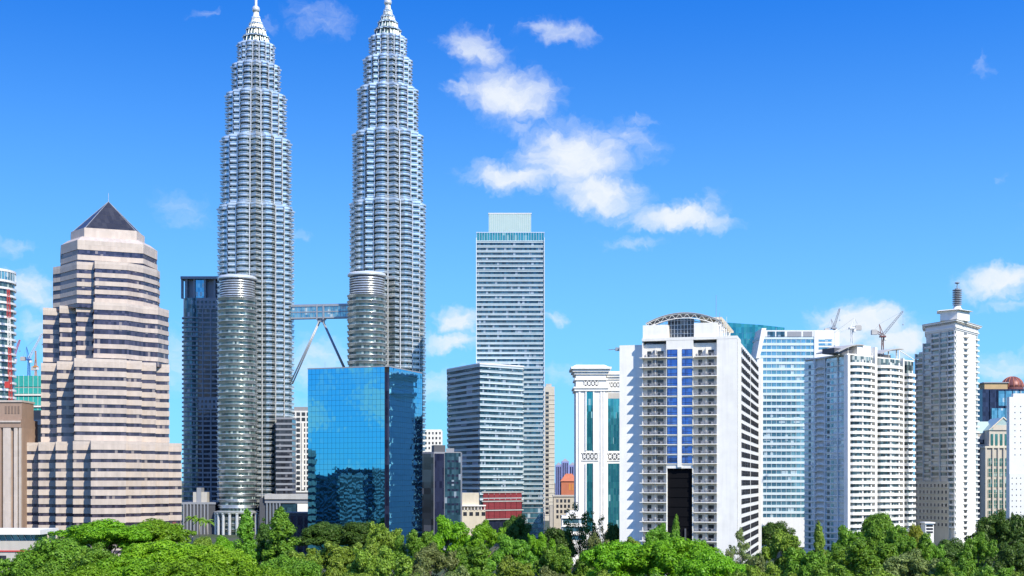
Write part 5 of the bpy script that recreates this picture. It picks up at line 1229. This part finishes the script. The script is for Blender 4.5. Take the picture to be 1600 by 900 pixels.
TREES = [
    # kind, leaf, px, top, width, distance, label
    ('umbrella', 'bright', 168, 812, 150, 335, 'bright green spreading crown nearest the foot of the stepped tower'),
    ('umbrella', 'bright', 236, 812, 120, 345, 'bright green crown whose right end meets the stepped tower corner'),
    ('round', 'mid', 92, 824, 120, 285, 'large rounded mid-green tree right of the flat-roofed pavilion'),
    ('lumpy', 'mid', 150, 838, 110, 270, 'dense mid-green tree below the left bright crown'),
    ('lumpy', 'mid', 28, 852, 84, 262, 'mid-green tree against the pavilion wall at the left edge'),
    ('lumpy', 'mid', 80, 868, 100, 228, 'lowest mid-green tree near the bottom left corner'),
    ('umbrella', 'lime', 262, 846, 150, 272, 'broad lime-green crown below the stepped tower right corner'),
    ('umbrella', 'lime', 330, 852, 130, 268, 'broad lime-green crown in front of the slim blue-grey tower'),
    ('umbrella', 'bright', 200, 872, 130, 226, 'vivid green crown at the bottom edge under the stepped tower'),
    ('umbrella', 'bright', 300, 876, 150, 214, 'vivid green crown at the bottom edge left of the conical trees'),
    ('umbrella', 'bright', 392, 880, 120, 212, 'vivid green crown at the bottom edge under the left steel tower'),
    ('round', 'olive', 318, 826, 44, 430, 'small olive tree standing beside the palms'),
    ('round', 'bright', 350, 826, 44, 410, 'small bright tree at the foot of the left steel tower'),
    ('cone', 'mid', 384, 803, 52, 385, 'left tall conical tree in front of the left steel tower'),
    ('cone', 'mid', 440, 800, 72, 380, 'right tall conical tree left of the mirror glass block'),
    ('cone', 'dark', 412, 818, 40, 392, 'darker slim tree wedged between the two tall conical trees'),
    ('lumpy', 'olive', 468, 852, 80, 290, 'olive tree below the left edge of the mirror glass block'),
    ('umbrella', 'mid', 452, 868, 90, 240, 'flat mid-green crown under the right conical tree'),
    ('lumpy', 'olive', 522, 836, 84, 300, 'olive tree in front of the mirror block lower left'),
    ('lumpy', 'olive', 592, 806, 66, 345, 'tall olive tree in front of the mirror block corner'),
    ('lumpy', 'olive', 558, 838, 70, 304, 'smaller olive tree left of the tall olive tree'),
    ('lumpy', 'olive', 600, 842, 92, 262, 'wide light olive tree below the mirror block corner'),
    ('round', 'olive', 560, 876, 90, 222, 'low olive tree at the bottom edge below the mirror block'),
    ('lumpy', 'mid', 646, 818, 62, 330, 'mid-green tree before the right side of the mirror block'),
    ('lumpy', 'pale', 672, 838, 76, 285, 'pale grey-green tree below the right end of the mirror block'),
    ('sparse', 'pale', 664, 866, 60, 236, 'sparse pale tree with bare grey twigs at the bottom centre'),
    ('lumpy', 'pale', 715, 872, 76, 232, 'pale olive tree at the bottom beneath the bright centre crown'),
    ('lumpy', 'bright', 700, 795, 76, 385, 'vivid green tree in front of the blue-grey annex'),
    ('lumpy', 'bright', 756, 803, 64, 375, 'vivid green tree in front of the red louvred base'),
    ('lumpy', 'mid', 740, 842, 84, 292, 'mid-green tree under the vivid centre pair'),
    ('round', 'dark', 806, 793, 48, 520, 'dark round tree before the glass foot of the banded tower'),
    ('lumpy', 'mid', 796, 826, 74, 330, 'mid-green tree below the dark round tree'),
    ('lumpy', 'olive', 800, 858, 90, 250, 'olive tree at the bottom below the banded tower'),
    ('lumpy', 'bright', 846, 824, 44, 350, 'small vivid green tree left of the shadowed gap'),
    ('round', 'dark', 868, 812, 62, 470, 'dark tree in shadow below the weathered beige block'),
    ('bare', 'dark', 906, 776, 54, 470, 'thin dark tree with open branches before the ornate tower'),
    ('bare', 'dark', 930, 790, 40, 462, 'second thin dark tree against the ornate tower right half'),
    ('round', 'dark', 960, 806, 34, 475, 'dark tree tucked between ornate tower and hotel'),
    ('lumpy', 'pale', 930, 824, 50, 330, 'pale green tree below the ornate tower'),
    ('lumpy', 'mid', 880, 842, 74, 290, 'mid-green tree below the thin dark trees'),
    ('lumpy', 'pale', 862, 874, 84, 228, 'pale tree at the bottom right of the banded tower'),
    ('lumpy', 'olive', 984, 830, 70, 325, 'olive tree in front of the hotel left wing'),
    ('lumpy', 'mid', 1030, 808, 60, 340, 'tallest tree before the hotel balconies left of the dark opening'),
    ('cone', 'mid', 1056, 811, 24, 345, 'slim tree tip in front of the dark hotel opening'),
    ('umbrella', 'bright', 972, 848, 120, 262, 'bright crown under the hotel left wing'),
    ('umbrella', 'bright', 1052, 842, 140, 258, 'bright crown under the dark hotel opening'),
    ('umbrella', 'bright', 1110, 862, 110, 240, 'bright crown under the hotel end wall'),
    ('lumpy', 'mid', 1090, 836, 60, 318, 'mid-green tree under the right hotel balconies'),
    ('lumpy', 'olive', 940, 880, 100, 216, 'olive tree at the bottom below the ornate tower'),
    ('lumpy', 'mid', 1040, 884, 110, 212, 'mid-green tree at the bottom below the hotel opening'),
    ('sparse', 'pale', 1154, 824, 42, 320, 'sparse pale tree with see-through crown at the hotel right corner'),
    ('sparse', 'pale', 1140, 858, 44, 285, 'lower sparse pale tree beneath the hotel end wall'),
    ('lumpy', 'mid', 1160, 880, 70, 226, 'mid-green tree at the bottom below the sparse pale tree'),
    ('lumpy', 'pale', 1180, 858, 56, 270, 'pale tree below the hotel long side windows'),
    ('round', 'dark', 1210, 806, 60, 560, 'dark tree at the foot of the blue and white office tower'),
    ('lumpy', 'olive', 1225, 818, 76, 335, 'olive tree right of the hotel long side'),
    ('cone', 'olive', 1280, 822, 34, 330, 'upright olive tree below the condominium glass wing'),
    ('lumpy', 'mid', 1250, 846, 90, 280, 'mid-green tree below the blue and white office tower'),
    ('lumpy', 'olive', 1205, 868, 80, 236, 'olive tree at the bottom right of the sparse pale tree'),
    ('lumpy', 'mid', 1325, 812, 64, 345, 'mid-green tree at the left foot of the curved balconies'),
    ('round', 'mid', 1374, 784, 62, 352, 'tallest round tree in front of the curved balconies'),
    ('lumpy', 'mid', 1410, 812, 66, 338, 'mid-green tree right of the tallest round tree'),
    ('lumpy', 'mid', 1345, 834, 110, 285, 'wide mid-green tree below the curved balconies'),
    ('lumpy', 'pale', 1420, 848, 100, 268, 'wide grey-green tree below the condominium right end'),
    ('lumpy', 'mid', 1310, 868, 100, 232, 'mid-green tree at the bottom below the condominium glass wing'),
    ('lumpy', 'olive', 1385, 876, 110, 222, 'olive tree at the bottom below the curved balconies'),
    ('round', 'yellow', 1431, 806, 34, 430, 'yellow-green tree beside the white gatehouse'),
    ('lumpy', 'mid', 1452, 834, 44, 385, 'small mid-green tree right under the white gatehouse'),
    ('round', 'dark', 1484, 830, 66, 400, 'dark low tree below the cream apartment tower'),
    ('lumpy', 'mid', 1480, 862, 84, 262, 'mid-green tree below the dark low tree'),
    ('lumpy', 'olive', 1470, 884, 90, 218, 'olive tree at the bottom below the cream apartment tower'),
    ('lumpy', 'dark', 1556, 785, 78, 335, 'big dark tree in front of the gabled stone block'),
    ('lumpy', 'dark', 1592, 790, 70, 345, 'dark tree at the right edge below the pale blank block'),
    ('lumpy', 'mid', 1528, 822, 56, 322, 'mid-green tree left of the big dark tree'),
    ('lumpy', 'dark', 1580, 838, 80, 290, 'lower dark tree near the right edge'),
    ('lumpy', 'mid', 1540, 872, 90, 236, 'mid-green tree at the bottom below the big dark tree'),
    ('lumpy', 'olive', 1592, 880, 70, 222, 'olive tree in the bottom right corner'),
    ('lumpy', 'mid', 640, 884, 80, 214, 'mid-green tree at the bottom left of the sparse centre tree'),
    ('lumpy', 'olive', 780, 886, 80, 212, 'olive tree at the bottom right of the sparse centre tree'),
    ('round', 'mid', 500, 884, 80, 212, 'round mid-green tree at the bottom left of the low olive tree'),
    ('round', 'bright', 20, 886, 80, 210, 'bright tree in the bottom left corner'),
    ('umbrella', 'bright', 130, 886, 110, 208, 'bright crown at the bottom edge right of the left corner tree'),
    ('lumpy', 'mid', 1250, 888, 90, 208, 'mid-green tree at the bottom below the blue and white tower'),
    ('round', 'dark', 508, 808, 84, 588, 'dark tree in the shade at the mirror block left foot'),  # this dark-leaved pair is added to stand in for a dark reflection
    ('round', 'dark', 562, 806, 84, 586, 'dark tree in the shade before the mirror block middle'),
]
for t in TREES: tree(*t)

def palm(px, ytop, Y, label):
    x = PX(px, Y); zt = PZ(ytop, Y) - 1.0; T = Thing('palm_tree', label, 'palm', (x, Y), group='palms by the podium'); g = np.random.default_rng(int(px))
    T.part('trunk', MB().tube((x, Y, 0), (x + .3, Y, zt * .5), .32, .26, 7).tube((x + .3, Y, zt * .5), (x + .2, Y, zt), .26, .2, 7), BARKP, smooth=True); mb = MB()
    for i in range(16):
        a = i * 2.4 + g.random(); L = 3.6 + g.random(); el = .9 - 1.1 * (i / 16); pts = []
        for s in range(6):
            t = s / 5; r = L * t * math.cos(el * (1 - .3 * t)); z = zt + L * (math.sin(el) * t - .55 * t * t); pts.append(Vector((x + r * math.cos(a), Y + r * math.sin(a), z)))
        side = Vector((-math.sin(a), math.cos(a), 0))
        for s in range(5):
            for k in (-1, 1):
                w0, w1 = .75 * (1 - s / 6), .75 * (1 - (s + 1) / 6); mb.poly([pts[s], pts[s + 1], pts[s + 1] + side * k * w1 + Vector((0, 0, -.4)), pts[s] + side * k * w0 + Vector((0, 0, -.4))])
    T.part('frond', mb, LM['mid'], kind='stuff')
palm(300, 806, 700, 'left palm before the dark column podium'); palm(311, 809, 690, 'middle palm before the dark column podium'); palm(323, 812, 705, 'right palm before the dark column podium')
